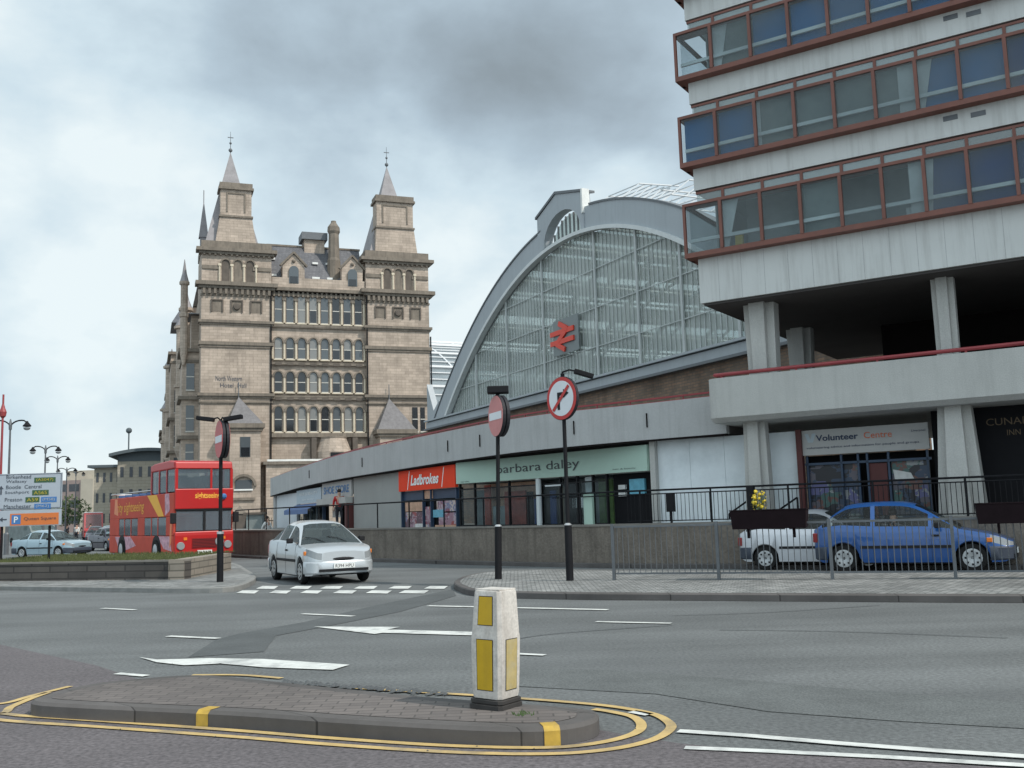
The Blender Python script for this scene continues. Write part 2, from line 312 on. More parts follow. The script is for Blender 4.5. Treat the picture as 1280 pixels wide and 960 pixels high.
# ------------------------------------------------------------------ mesh builder
class MB:
    def __init__(s): s.v = []; s.f = []; s.M = None
    def add(s, vs, fs):
        b = len(s.v)
        for p in vs:
            p = Vector(p); s.v.append(s.M @ p if s.M else p)
        s.f += [tuple(b+i for i in f) for f in fs]
    def box(s, x0, x1, y0, y1, z0, z1):
        if x0 > x1: x0, x1 = x1, x0
        if y0 > y1: y0, y1 = y1, y0
        if z0 > z1: z0, z1 = z1, z0
        s.add([(x0,y0,z0),(x1,y0,z0),(x1,y1,z0),(x0,y1,z0),(x0,y0,z1),(x1,y0,z1),(x1,y1,z1),(x0,y1,z1)],
              [(0,3,2,1),(4,5,6,7),(0,1,5,4),(1,2,6,5),(2,3,7,6),(3,0,4,7)]); return s
    def frustum(s, b, t):   # b,t = (x0,x1,y0,y1,z)
        s.add([(b[0],b[2],b[4]),(b[1],b[2],b[4]),(b[1],b[3],b[4]),(b[0],b[3],b[4]),(t[0],t[2],t[4]),(t[1],t[2],t[4]),(t[1],t[3],t[4]),(t[0],t[3],t[4])],
              [(0,3,2,1),(4,5,6,7),(0,1,5,4),(1,2,6,5),(2,3,7,6),(3,0,4,7)]); return s
    def pyramid(s, x0, x1, y0, y1, z0, z1, ax=None, ay=None):
        ax = (x0+x1)/2 if ax is None else ax; ay = (y0+y1)/2 if ay is None else ay
        s.add([(x0,y0,z0),(x1,y0,z0),(x1,y1,z0),(x0,y1,z0),(ax,ay,z1)], [(0,3,2,1),(0,1,4),(1,2,4),(2,3,4),(3,0,4)]); return s
    def cyl(s, p0, p1, r0, r1=None, n=10, cap=True):
        r1 = r0 if r1 is None else r1; p0 = Vector(p0); p1 = Vector(p1); d = (p1-p0).normalized()
        u = d.orthogonal().normalized(); w = d.cross(u); vs = []
        for p, r in ((p0, r0), (p1, r1)):
            for i in range(n):
                a = 2*pi*i/n; vs.append(p + (u*cos(a) + w*sin(a))*r)
        fs = [(i, (i+1) % n, n+(i+1) % n, n+i) for i in range(n)]
        if cap: fs += [tuple(range(n-1, -1, -1)), tuple(range(n, 2*n))]
        s.add(vs, fs); return s
    def tube(s, pts, r, n=6):
        for a, b in zip(pts, pts[1:]): s.cyl(a, b, r, n=n)
        return s
    def lathe(s, prof, n=16, c=(0, 0, 0), ax='Z'):   # prof: (r,h)
        vs = []
        for r, h in prof:
            for i in range(n):
                a = 2*pi*i/n
                vs.append(Vector(c) + (Vector((r*cos(a), r*sin(a), h)) if ax == 'Z' else Vector((r*cos(a), h, r*sin(a)))))
        fs = []
        for k in range(len(prof)-1):
            for i in range(n): fs.append((k*n+i, k*n+(i+1) % n, (k+1)*n+(i+1) % n, (k+1)*n+i))
        fs += [tuple(range(n-1, -1, -1)), tuple((len(prof)-1)*n+i for i in range(n))]
        s.add(vs, fs); return s
    def prism(s, poly, z0, z1):      # xy polygon extruded up
        n = len(poly); s.add([(p[0], p[1], z0) for p in poly] + [(p[0], p[1], z1) for p in poly],
            [tuple(range(n-1, -1, -1)), tuple(range(n, 2*n))] + [(i, (i+1) % n, n+(i+1) % n, n+i) for i in range(n)]); return s
    def prism_y(s, poly, y0, y1):    # xz polygon extruded along y
        n = len(poly); s.add([(p[0], y0, p[1]) for p in poly] + [(p[0], y1, p[1]) for p in poly],
            [tuple(range(n)), tuple(range(2*n-1, n-1, -1))] + [((i+1) % n, i, n+i, n+(i+1) % n) for i in range(n)]); return s
    def strip_y(s, outer, inner, y0, y1):   # band between two xz paths, extruded along y
        for (a, b, c, d) in zip(outer, outer[1:], inner, inner[1:]): s.prism_y([c, d, b, a], y0, y1)
        return s
    def sheet(s, poly, z): s.add([(p[0], p[1], z) for p in poly], [tuple(range(len(poly)))]); return s
    def blob(s, c, r, n=8, m=5, jit=0.0, sz=1.0):
        vs = []; fs = []
        for j in range(m+1):
            t = pi*j/m
            for i in range(n):
                a = 2*pi*i/n; k = 1+random.uniform(-jit, jit)
                vs.append(Vector(c)+Vector((cos(a)*sin(t), sin(a)*sin(t), cos(t)*sz))*r*k)
        for j in range(m):
            for i in range(n): fs.append((j*n+i, (j+1)*n+i, (j+1)*n+(i+1) % n, j*n+(i+1) % n))
        s.add(vs, fs); return s
    def build(s, name, m, parent=None, smooth=False, bevel=0, label=None):
        me = bpy.data.meshes.new(name); me.from_pydata([tuple(v) for v in s.v], [], s.f); me.validate()
        bm = bmesh.new(); bm.from_mesh(me); bmesh.ops.recalc_face_normals(bm, faces=bm.faces)
        if smooth:
            for f in bm.faces: f.smooth = True
        bm.to_mesh(me); bm.free()
        if smooth and hasattr(me, 'set_sharp_from_angle'): me.set_sharp_from_angle(angle=radians(35))
        o = bpy.data.objects.new(name, me); C.objects.link(o)
        me.materials.append(MATS[m] if isinstance(m, str) else m)
        if parent: o.parent = parent
        if bevel:
            b = o.modifiers.new('bevel', 'BEVEL'); b.width = bevel; b.segments = 2; b.limit_method = 'ANGLE'
        if label: o['label'] = label
        return o
def tag(o, label=None, cat=None, group=None, kind=None):
    if label: o['label'] = label
    if cat: o['category'] = cat
    if group: o['group'] = group
    if kind: o['kind'] = kind
    return o
def thing(name, label, cat, loc=(0, 0, 0), rz=0.0, group=None):
    o = bpy.data.objects.new(name, None); C.objects.link(o); o.empty_display_size = .2
    o.location = loc; o.rotation_euler = (0, 0, rz); return tag(o, label, cat, group)
def struct(o): o['kind'] = 'structure'; return o
def copy_tree(o, parent=None):
    c = o.copy(); C.objects.link(c)
    if parent: c.parent = parent
    for ch in list(o.children): copy_tree(ch, c)
    return c
def text(body, m, parent, cx, y, cz, w=None, h=None, name='lettering', ex=.006, shear=0.0, rz=0.0, bold=0.0):
    """flat lettering facing local -y, centred on (cx, cz), fitted to width w and height h"""
    cu = bpy.data.curves.new(name, 'FONT'); cu.body = body; cu.size = 1; cu.extrude = 0; cu.align_x = 'CENTER'; cu.shear = shear; cu.offset = bold; cu.resolution_u = 3
    t = bpy.data.objects.new('tmp', cu); C.objects.link(t)
    bpy.context.view_layer.update()
    me = bpy.data.meshes.new_from_object(t.evaluated_get(bpy.context.evaluated_depsgraph_get()))
    bpy.data.objects.remove(t); bpy.data.curves.remove(cu)
    xs = [v.co.x for v in me.vertices]; ys = [v.co.y for v in me.vertices]
    bw, bh = max(xs)-min(xs), max(ys)-min(ys); mx, my = (max(xs)+min(xs))/2, (max(ys)+min(ys))/2
    sx = w/bw if w else None; sz = h/bh if h else None
    sx = sx or sz; sz = sz or sx
    for v in me.vertices:
        X = (v.co.x-mx)*sx; Z = (v.co.y-my)*sz
        v.co = Vector((cx+X, y-ex, cz+Z)) if not rz else Vector((cx+X*cos(rz), y-ex+X*sin(rz), cz+Z))
    me.name = name; o = bpy.data.objects.new(name, me); C.objects.link(o); o.parent = parent; me.materials.clear(); me.materials.append(MATS[m]); return o
def smooth_path(pts, n=6, closed=False):
    pts = [Vector(p) for p in pts]; out = []; N = len(pts); R = range(N) if closed else range(N-1)
    for i in R:
        g = lambda k: pts[k % N] if closed else pts[max(0, min(N-1, k))]
        p0, p1, p2, p3 = g(i-1), g(i), g(i+1), g(i+2)
        for k in range(n):
            t = k/n; out.append(.5*((2*p1)+(-p0+p2)*t+(2*p0-5*p1+4*p2-p3)*t*t+(-p0+3*p1-3*p2+p3)*t**3))
    if not closed: out.append(pts[-1])
    return out

# ================================================================== GROUND, ROADS, MARKINGS
def ribbon(mb, pts, w, z, closed=False):
    n = len(pts); L = []; R = []
    for i in range(n):
        a = pts[(i-1) % n] if (closed or i > 0) else pts[i]; b = pts[(i+1) % n] if (closed or i < n-1) else pts[i]
        d = Vector((b[0]-a[0], b[1]-a[1])).normalized(); q = Vector((-d.y, d.x))*w/2
        L.append((pts[i][0]+q.x, pts[i][1]+q.y, z)); R.append((pts[i][0]-q.x, pts[i][1]-q.y, z))
    vs = L + R; fs = [(i, (i+1) % n, n+(i+1) % n, n+i) for i in range(n if closed else n-1)]
    mb.add(vs, fs)
def inset(poly, d):
    n = len(poly); area = sum(poly[i][0]*poly[(i+1) % n][1]-poly[(i+1) % n][0]*poly[i][1] for i in range(n))
    sg = 1 if area > 0 else -1; out = []
    for i in range(n):
        a, p, b = Vector(poly[i-1][:2]), Vector(poly[i][:2]), Vector(poly[(i+1) % n][:2])
        e1 = (p-a).normalized(); e2 = (b-p).normalized(); t = (e1+e2)
        if t.length < 1e-3: t = e1
        t.normalize(); nn = Vector((-t.y, t.x))*sg; k = 1/max(.5, abs(t.dot(e1)))
        out.append(tuple(p+nn*d*k))
    return out
def G(pts, z=0.0): return [tuple(gr(x, y, z)[:2]) for x, y in pts]

g = MB()
g.add([(-700, -60, 0), (700, -60, 0), (700, 1500, 0), (-700, 1500, 0)], [(0, 1, 2, 3)])
struct(g.build('road_asphalt', 'asphalt'))
# purplish older surfacing nearest the camera
near = [(-9, 2.0), (9.5, 2.0)] + [tuple(gr(1280, 962)[:2]), tuple(gr(1100, 950)[:2]), tuple(gr(930, 938)[:2]), tuple(gr(850, 930)[:2]), tuple(gr(700, 905)[:2]), tuple(gr(400, 880)[:2]), tuple(gr(210, 862)[:2]), tuple(gr(120, 832)[:2]), tuple(gr(0, 806)[:2]), (-14, 12.5)]
m = MB(); m.sheet(near, .004); struct(m.build('road_red_asphalt', 'asphalt_red'))
m = MB()
m.sheet(G([(566, 737), (545, 741), (470, 757), (380, 778), (300, 792), (270, 800), (235, 822), (330, 815), (345, 795), (420, 781), (500, 765), (570, 745)]), .005)
struct(m.build('road_patch', 'asphalt_patch'))
m = MB()
m.sheet(G([(640, 836), (760, 838), (900, 848), (1040, 860), (1290, 880), (1290, 912), (1120, 902), (960, 890), (820, 868), (640, 858)]), .005)
struct(m.build('road_patch', 'asphalt_band'))
m = MB()
for pl in ([(840, 770), (960, 766), (1100, 757)], [(900, 788), (1050, 790), (1260, 798)], [(640, 800), (700, 792), (840, 782)]):
    ribbon(m, smooth_path([gr(x, y) for x, y in pl], 4), .028, .009)
struct(m.build('road_tar_seam', 'tar'))
# worn white paint
m = MB()
def dash(a, b, w, yy=None): ribbon(m, [gr(*a), gr(*b)], w, .012)
for a, b, w in (((128, 761), (169, 763), .12), ((210, 796), (273, 799), .12), ((378, 768), (442, 771), .12), ((146, 843), (183, 846), .10), ((535, 758), (760, 763), .15), ((745, 778), (839, 780), .12), ((640, 818), (681, 820), .10)): dash(a, b, w)
for x0, x1 in ((320, 348), (362, 390), (400, 429), (442, 472), (485, 515), (530, 560)): m.sheet(G([(x0, 736.4), (x1-5, 736.8), (x1, 733.2), (x0+8, 733)]), .012)
for x0, x1 in ((295, 324), (336, 364), (375, 403), (416, 446), (457, 490), (498, 536)): m.sheet(G([(x0, 742), (x1-6, 742.6), (x1, 738.8), (x0+8, 738.6)]), .012)
m.sheet(G([(392, 784.2), (500, 784.6), (484, 788), (600, 791), (600, 795.5), (478, 792), (468, 793.5)]), .012)   # straight arrow, pointing left
arrow = [(174, 822.5), (196, 825.5), (225, 825), (262, 823.8), (330, 825), (437, 832.2), (416, 838.6), (330, 835.5), (262, 829.5), (248, 829), (280, 830.5), (230, 832.8), (196, 829)]
m.sheet(G(arrow), .012)
dl = [(848, 915.5), (930, 921), (1060, 932), (1180, 941), (1300, 949)]
ribbon(m, [gr(x, y) for x, y in dl], .10, .012)
ribbon(m, [gr(x, y) for x, y in [(856, 936.5), (960, 941), (1100, 948), (1300, 960)]], .09, .012)
dash((790, 891), (812, 895), .10)
struct(m.build('road_white_marking', 'paint_white'))

# traffic island
isl = [(40, 877), (100, 882), (290, 891), (420, 900), (540, 907), (640, 911), (700, 909), (738, 902), (748, 894), (735, 887), (640, 879), (520, 870), (400, 858), (330, 850.5), (250, 844), (170, 849), (110, 856), (60, 868)]
ip = [tuple(v[:2]) for v in smooth_path([gr(x, y, .12) for x, y in isl], 5, True)]
root = thing('traffic_island', 'brick paved traffic island with dark kerb stones under the white bollard', 'traffic island', (0, 0, 0))
m = MB(); inn = inset(ip, .025); ii = inset(ip, .16); n = len(ip)
m.add([(p[0], p[1], 0.0) for p in ip] + [(p[0], p[1], .10) for p in ip] + [(p[0], p[1], .125) for p in inn] + [(p[0], p[1], .125) for p in ii] + [(p[0], p[1], .0) for p in ii],
      [(k*n+i, k*n+(i+1) % n, (k+1)*n+(i+1) % n, (k+1)*n+i) for k in range(4) for i in range(n)])
m.build('kerb', 'kerb', root)
m = MB(); m.sheet(inset(ip, .155), .128); m.build('paving', 'paving_blocks', root)
for x in (293, 681):    # painted blocks on the kerb
    m = MB()
    yb = 899 if x < 400 else 920
    k = min(range(n), key=lambda i: (Vector(ip[i])-gr(x, yb-6, .06).xy).length)
    a, b = Vector(ip[k-1]), Vector(ip[(k+1) % n]); d = (b-a).normalized(); q = Vector((d.y, -d.x)); c = Vector(ip[k])
    if q.y > 0: q = -q
    w = .055
    P = [c-d*w+q*.004, c+d*w+q*.004]; 
    m.add([(P[0].x, P[0].y, .004), (P[1].x, P[1].y, .004), (P[1].x, P[1].y, .101), (P[0].x, P[0].y, .101)], [(0, 1, 2, 3)])
    P2 = [c-d*w-q*.028, c+d*w-q*.028]; P3 = [c-d*w-q*.15, c+d*w-q*.15]
    m.add([(P[0].x, P[0].y, .101), (P[1].x, P[1].y, .101), (P2[1].x, P2[1].y, .129), (P2[0].x, P2[0].y, .129), (P3[1].x, P3[1].y, .129), (P3[0].x, P3[0].y, .129)], [(0, 1, 2, 3), (3, 2, 4, 5)])
    m.build('yellow_kerb_mark', 'kerb_yellow', root)

# double yellow lines round the island
m = MB()
for pts in ([(-60, 889), (0, 901.5), (120, 910), (290, 922.5), (420, 933), (560, 942), (680, 944.5), (760, 939), (815, 927), (838, 913), (834, 903), (812, 893), (760, 884), (690, 877.5), (600, 871), (500, 865), (440, 861)],
            [(25, 896), (130, 903), (290, 914.5), (420, 925), (560, 934), (680, 936.5), (745, 931), (790, 920), (802, 909), (792, 898), (765, 891.5), (742, 888)],
            [(-60, 880), (0, 881), (40, 871), (88, 859)], [(-60, 890), (0, 893), (14, 885), (40, 874), (60, 867)], [(0, 893), (25, 896)],
            [(240, 845), (300, 845), (352, 849)]):
    ribbon(m, smooth_path([gr(x, y) for x, y in pts], 6), .075, .012)
struct(m.build('yellow_line', 'paint_yellow'))

def pavement(name, pts, pave, kerbm, z=.12, kw=.14, sm=3):
    P = [tuple(v[:2]) for v in smooth_path([gr(x, y) if len(q) == 2 else Vector((q[0], q[1], 0)) for q in pts for x, y in [q[:2]]], sm, True)] if sm else G(pts)
    n = len(P); i1 = inset(P, .02); i2 = inset(P, kw)
    m = MB(); m.add([(p[0], p[1], 0) for p in P] + [(p[0], p[1], z-.02) for p in P] + [(p[0], p[1], z) for p in i1] + [(p[0], p[1], z) for p in i2] + [(p[0], p[1], 0) for p in i2],
        [(k*n+i, k*n+(i+1) % n, (k+1)*n+(i+1) % n, (k+1)*n+i) for k in range(4) for i in range(n)])
    struct(m.build(name+'_kerb', kerbm)); m = MB(); m.sheet(inset(P, kw-.005), z+.003); return struct(m.build(name, pave))
pavement('pavement_setts', [(568, 733), (574, 740), (600, 746), (700, 749.5), (860, 751), (1060, 752.5), (1300, 754), (13, 13, 0), (24, 6.5, 0), (26, 10.5, 0), (13, 18.3, 0), (1280, 722), (1100, 721), (900, 720.5), (760, 719), (690, 718), (620, 720), (585, 725)], 'setts', 'kerb')
pavement('pavement_corner', [(-60, 737.5), (0, 738), (150, 740.5), (240, 741.5), (292, 739.5), (316, 731), (319, 724), (308, 716), (295, 709), (262, 703), (200, 706), (-60, 706)], 'setts', 'kerb_pale')

# ------------------------------------------------------------------ raised bed on the left
bx0, bx1, by0, by1, BH = -26.0, -8.75, 26.7, 33.5, .62
bl = gr(-60, 733); br = gr(230, 730)
root = thing('raised_planting_bed', 'long low dark stone bed of rough grass with a paler stone end', 'planting bed', (br.x, br.y, 0))
m = MB(); W0 = Vector((0, 0)); W1 = (bl-br).xy; W2 = Vector((0.02, 4.2)); W3 = W1 + Vector((0, 6.5))
def wallseg(mb, a, b, z0, z1, th):
    a = Vector(a[:2]); b = Vector(b[:2]); d = (b-a).normalized(); q = Vector((-d.y, d.x))*th
    mb.prism([a, b, b+q, a+q], z0, z1)
wallseg(m, W1, W0, 0, BH-.05, .3); m.build('stone_wall', 'bed_stone', root)
m = MB(); wallseg(m, W1+Vector((0, -.02)), W0+Vector((-.0, -.02)), BH-.048, BH, .35); m.build('coping', 'coping', root)
m = MB(); wallseg(m, W0+Vector((.004, -.03)), W2, 0, BH+.002, .4); m.build('pale_end_wall', 'bed_stone_pale', root, label='pale stone end of the bed')
m = MB(); m.prism([W1+Vector((0, .3)), W0+Vector((-.35, .3)), W2+Vector((-.4, 0)), W3], .1, BH-.02); m.build('soil', 'grass', root)
gm = MB()
for i in range(9000):
    fx = random.random(); y = random.random()**1.8*6.0+.15; x = -.3 + (W1.x+.3)*fx; yy = y + W1.y*fx
    if x > -.4 and yy > 4: continue
    h = random.uniform(.02, .07)*(1.0 if y > .5 else .8); a = random.uniform(0, pi); w = .012
    gm.add([(br.x+x-w*cos(a), br.y+yy-w*sin(a), BH-.02), (br.x+x+w*cos(a), br.y+yy+w*sin(a), BH-.02), (br.x+x+random.uniform(-.02, .02), br.y+yy, BH+h)], [(0, 1, 2)])
tag(gm.build('grass', 'grass'), 'short rough yellow green grass growing on the raised bed', 'grass', kind='stuff')

# ================================================================== RETAINING WALL AND TERRACE
KA = radians(-32.8); d1 = Vector((cos(KA), sin(KA))); e1 = Vector((-sin(KA), cos(KA))); KO = Vector((3.58, 27.1))
def K(s, t): return KO + d1*s + e1*t
wallp = [Vector((-15.5, 52.0)), Vector((-12.9, 45.8)), Vector((-11.0, 42.9)), Vector((-9.9, 41.4)), Vector((-6.92, 38.4)), Vector((-4.05, 35.0)), Vector((-2.2, 32.8)), Vector((-.17, 30.56)), Vector((1.9, 28.5)), K(0, 0), K(6, 0), K(18, 0)]
wallp = [Vector(v[:2]) for v in smooth_path([Vector((p.x, p.y, 0)) for p in wallp], 4)]
def offs(path, d):
    out = []
    for i, p in enumerate(path):
        a = path[max(0, i-1)]; b = path[min(len(path)-1, i+1)]; t = (b-a).normalized(); out.append(p + Vector((-t.y, t.x))*d)
    return out
root = thing('retaining_wall', 'long rough brown retaining wall curving below the shop terrace', 'wall', (0, 0, 0))
m = MB(); a, b = wallp, offs(wallp, .3); m.prism(a + b[::-1], 0, 1.10); m.build('wall', 'wall_rough', root)
m = MB(); a, b = offs(wallp, -.03), offs(wallp, .36); m.prism(a + b[::-1], 1.101, 1.16); m.build('coping', 'coping', root)
m = MB(); a, b = offs(wallp, -.5), offs(wallp, -.002); m.prism(a + b[::-1], 0.001, .10); struct(m.build('pavement_wall_foot', 'kerb'))
# parapet path (front face of the concrete band), with its own top and bottom heights
PP = [(338, 598, 620, 62), (372, 585.5, 610, 54), (402, 575.5, 603, 49), (440, 564.5, 596, 44.4), (500, 551.5, 586.5, 39.3), (560, 539, 577, 35.5), (600, 531, 571.5, 33.4), (640, 524, 566, 31.75), (700, 515.5, 559.5, 29.95)]
PAR = []
for x, yt, yb, Y in PP:
    t = at(x, yt, Y); b2 = at(x, yb, Y); PAR.append((Vector((t.x, t.y)), t.z, b2.z))
PAR += [(K(-1.2, 1.05), 4.50, 3.47), (K(1.9, 1.05), 4.55, 3.5)]
def interp_path(P, n=4):
    pts = smooth_path([Vector((p[0].x, p[0].y, p[1])) for p in P], n); bts = smooth_path([Vector((0, 0, p[2])) for p in P], n)
    return [(Vector((a.x, a.y)), a.z, b.z) for a, b in zip(pts, bts)]
PARs = interp_path(PAR)
pf = [p[0] for p in PARs]
def band(mb, path, zt, zb, off0, off1):
    A = offs(path, off0); B = offs(path, off1); n = len(path)
    vs = [(A[i].x, A[i].y, zb[i]) for i in range(n)] + [(A[i].x, A[i].y, zt[i]) for i in range(n)] + [(B[i].x, B[i].y, zt[i]) for i in range(n)] + [(B[i].x, B[i].y, zb[i]) for i in range(n)]
    mb.add(vs, [(k*n+i, k*n+i+1, ((k+1) % 4)*n+i+1, ((k+1) % 4)*n+i) for k in range(4) for i in range(n-1)] + [(0, n, 2*n, 3*n), (n-1, 2*n-1, 3*n-1, 4*n-1)])
ZT = [p[1] for p in PARs]; ZB = [p[2] for p in PARs]
parade = thing('shop_parade', 'long curved pale concrete deck building over the row of shops', 'building', (0, 0, 0))
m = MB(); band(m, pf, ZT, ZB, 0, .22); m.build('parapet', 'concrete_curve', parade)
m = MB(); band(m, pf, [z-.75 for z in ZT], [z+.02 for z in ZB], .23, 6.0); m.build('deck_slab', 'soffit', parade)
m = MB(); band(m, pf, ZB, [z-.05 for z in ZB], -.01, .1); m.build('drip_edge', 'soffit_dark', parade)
m = MB(); band(m, pf, [z+.02 for z in ZT], [z-.02 for z in ZT], .03, .2); band(m, pf, [z+.2 for z in ZT], [z+.15 for z in ZT], .5, .55)
for i in range(0, len(pf), 2):
    q = offs(pf, .525)[i]; m.cyl((q.x, q.y, ZT[i]-.7), (q.x, q.y, ZT[i]+.16), .025, n=6)
m.build('handrail', 'rail_red', parade)
for f in (.16, .34, .52, .62, .83, .93):      # weep pipes
    m = MB(); i = int(f*(len(pf)-1)); q = offs(pf, -.03)[i]; m.cyl((q.x, q.y, ZB[i]+.35), (q.x, q.y, ZB[i]+.75), .02, n=6); m.build('weep_pipe', 'soffit_dark', parade)
# terrace floor between retaining wall and shop fronts
SF = [(offs(pf, .30)[i], ZT[i], ZB[i]) for i in range(len(pf)) if (offs(pf, .30)[i]-KO).dot(d1) < -1.3]
SF += [(K(-.6, 1.35), 4.5, 3.49), (K(1.5, 1.35), 4.5, 3.5)]
SFB = [(K(-3, 1.5), 4.5, 3.5), (K(3, 1.5), 4.5, 3.5), (K(18, 1.5), 4.5, 3.5)]
_d = (SF[0][0]-SF[1][0]).normalized(); SF = [(SF[0][0]+_d*10, SF[0][1], SF[0][2])] + SF
m = MB(); m.prism(offs(wallp, .2) + [K(18, 9), K(-8, 12), Vector((-14, 66)), Vector((-19, 66)), Vector((-18, 54))], 1.0, 1.09)
struct(m.build('terrace_pavement', 'terrace_slab'))
def hit(x, y=620):      # where a line of sight meets the shop front line
    d = ray(x, y).xy; S_ = SF if x < 822.5 else SFB; sfp = [p[0] for p in S_]
    for i in range(len(sfp)-1):
        a, b = sfp[i], sfp[i+1]; e = b-a; den = d.x*e.y-d.y*e.x
        if abs(den) < 1e-9: continue
        t = (a.x*e.y-a.y*e.x)/den; u = (a.x*d.y-a.y*d.x)/den
        if 0 <= u <= 1 and t > 0: return a+e*u, S_[i][1]*(1-u)+S_[i+1][1]*u, S_[i][2]*(1-u)+S_[i+1][2]*u
    raise ValueError(x)
def bay(x0, x1, yy=620):
    a, _, za = hit(x0, yy); b, _, zb = hit(x1, yy); d = b-a; return a, d.length, atan2(d.y, d.x), za, zb
FL = 1.09
def shop(name, label, x0, x1, cat='shop', yy=620):
    a, w, rz, za, zb = bay(x0, x1, yy); return thing(name, label, cat, (a.x, a.y, FL), rz), w, min(za, zb)-FL
# -- white end wall, far left
r, w, h = shop('white_wall_panel', 'plain white wall panel at the far end of the shop row', 346, 371, 'wall panel')
m = MB(); m.box(0, w, 0, .2, 0, h-.02); m.build('panel', 'white_wall', r)
m = MB(); m.box(-.55, -.02, -.12, .3, 0, h-.0); m.build('end_pier', 'concrete_curve', r)
# -- shop with blue awning
r, w, h = shop('awning_shop', 'small shop with grey blue sign board and blue awning', 372, 403)
m = MB(); m.box(.02, w-.02, -.06, 0.02, h-.82, h-.08); fa = m.build('fascia', 'sign_greyblue', r)
text('HAIR & BEAUTY', 'sign_white', fa, w/2, -.07, h-.32, w*.72, .16); text('open six days', 'sign_white', fa, w/2, -.07, h-.62, w*.5, .11)
m = MB(); m.add([(0, 0, h-.84), (w, 0, h-.84), (w, -.75, h-1.15), (0, -.75, h-1.15), (0, -.75, h-1.38), (w, -.75, h-1.38)], [(0, 1, 2, 3), (3, 2, 5, 4)]); m.build('awning', 'awning_blue', r)
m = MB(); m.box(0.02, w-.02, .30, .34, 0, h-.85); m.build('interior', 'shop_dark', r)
for i in range(4):
    m = MB(); m.box(.1+i*(w-.2)/4, .06+(i+1)*(w-.2)/4, .04, .06, .3, h-.95); m.build('window', 'shop_glass', r)
m = MB()
for i in range(5): m.box(.02+i*(w-.1)/4, .08+i*(w-.1)/4, .02, .1, 0, h-.84)
m.build('frame', 'sign_greyblue', r)
# -- STORE
r, w, h = shop('corner_store', 'small store with pale lettered sign board above a dark doorway', 404, 441)
m = MB(); m.box(.02, w-.02, -.06, .02, h-.78, h-.03); fa = m.build('fascia', 'sign_cream', r)
text('SHOE STORE', 'sign_blue', fa, w/2, -.07, h-.4, w*.86, .36, bold=.02)
m = MB(); m.box(.0, w, -.35, .0, h-1.08, h-.8); m.build('shutter_box', 'concrete', r)
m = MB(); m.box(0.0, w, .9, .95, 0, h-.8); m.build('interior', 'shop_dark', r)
m = MB(); m.box(.25, w*.38, .4, .45, .5, h-1.2); m.build('poster', 'ad_white', r)
m = MB(); m.box(w*.5, w*.68, .4, .45, .8, h-1.3); m.build('poster', 'ad_white', r)
m = MB(); m.box(w-.3, w-.02, -.3, .05, 0, h-.8); m.build('pier', 'shop_maroon', r)
m = MB(); m.box(0.0, .1, -.05, .1, 0, h-.8); m.build('door_frame', 'shop_navy', r)
# -- plain grey wall
r, w, h = shop('grey_wall_panel', 'blank grey rendered wall between the store and the red betting shop', 442, 501, 'wall panel')
for i in range(2):
    m = MB(); m.box(w*i/2+.006, w*(i+1)/2-.006, 0, .2, 0, h-.03); m.build('panel', 'shop_wall_grey', r)
# -- Ladbrokes
r, w, h = shop('betting_shop', 'betting shop with bright red sign board and posters filling its windows', 502, 573)
m = MB(); m.box(.0, w, -.12, .0, h-.86, h-.06); fa = m.build('fascia', 'sign_red', r)
text('Ladbrokes', 'sign_white', fa, w*.49, -.13, h-.47, w*.50, .40, shear=.25, bold=.03)
m = MB(); m.prism_y([(w*.17, h-.82), (w*.18, h-.82), (w*.22, h-.1), (w*.21, h-.1)], -.128, -.122); m.prism_y([(w*.78, h-.82), (w*.79, h-.82), (w*.83, h-.1), (w*.82, h-.1)], -.128, -.122); m.build('sign_bar', 'sign_white', fa)
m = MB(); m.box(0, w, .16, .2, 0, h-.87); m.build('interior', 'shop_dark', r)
m = MB(); m.box(.06, w-.02, .06, .1, h-1.22, h-.88); m.build('upper_panel', 'shop_navy', r)
m = MB(); m.box(w*.42, w*.56, .03, .055, h-1.2, h-.9); m.build('poster', 'ad_orange', r)
for (a, b, z0, z1, mt) in ((.06, .40, .02, h-1.68, 'posters_pink'), (.06, .40, h-1.65, h-1.26, 'ad_orange'), (.43, .53, .02, h-1.5, 'posters_pink'), (.66, .97, .02, h-1.75, 'posters_pink'), (.63, .97, h-1.7, h-1.28, 'posters_pink'), (.57, .74, .38, .66, 'ad_blue'), (.24, .40, .0, .16, 'ad_white'), (.6, .97, .0, .10, 'ad_orange')):
    dy = {'posters_pink': .03, 'ad_orange': .02, 'ad_blue': .015, 'ad_white': .012}[mt]; m = MB(); m.box(w*a, w*b, dy, dy+.02, z0, z1); m.build('poster', mt, r)
m = MB()
for f in (0, .40, .54, .965): m.box(w*f, w*f+.06, -.03, .1, 0, h-.87)
m.build('window_frame', 'shop_navy', r)
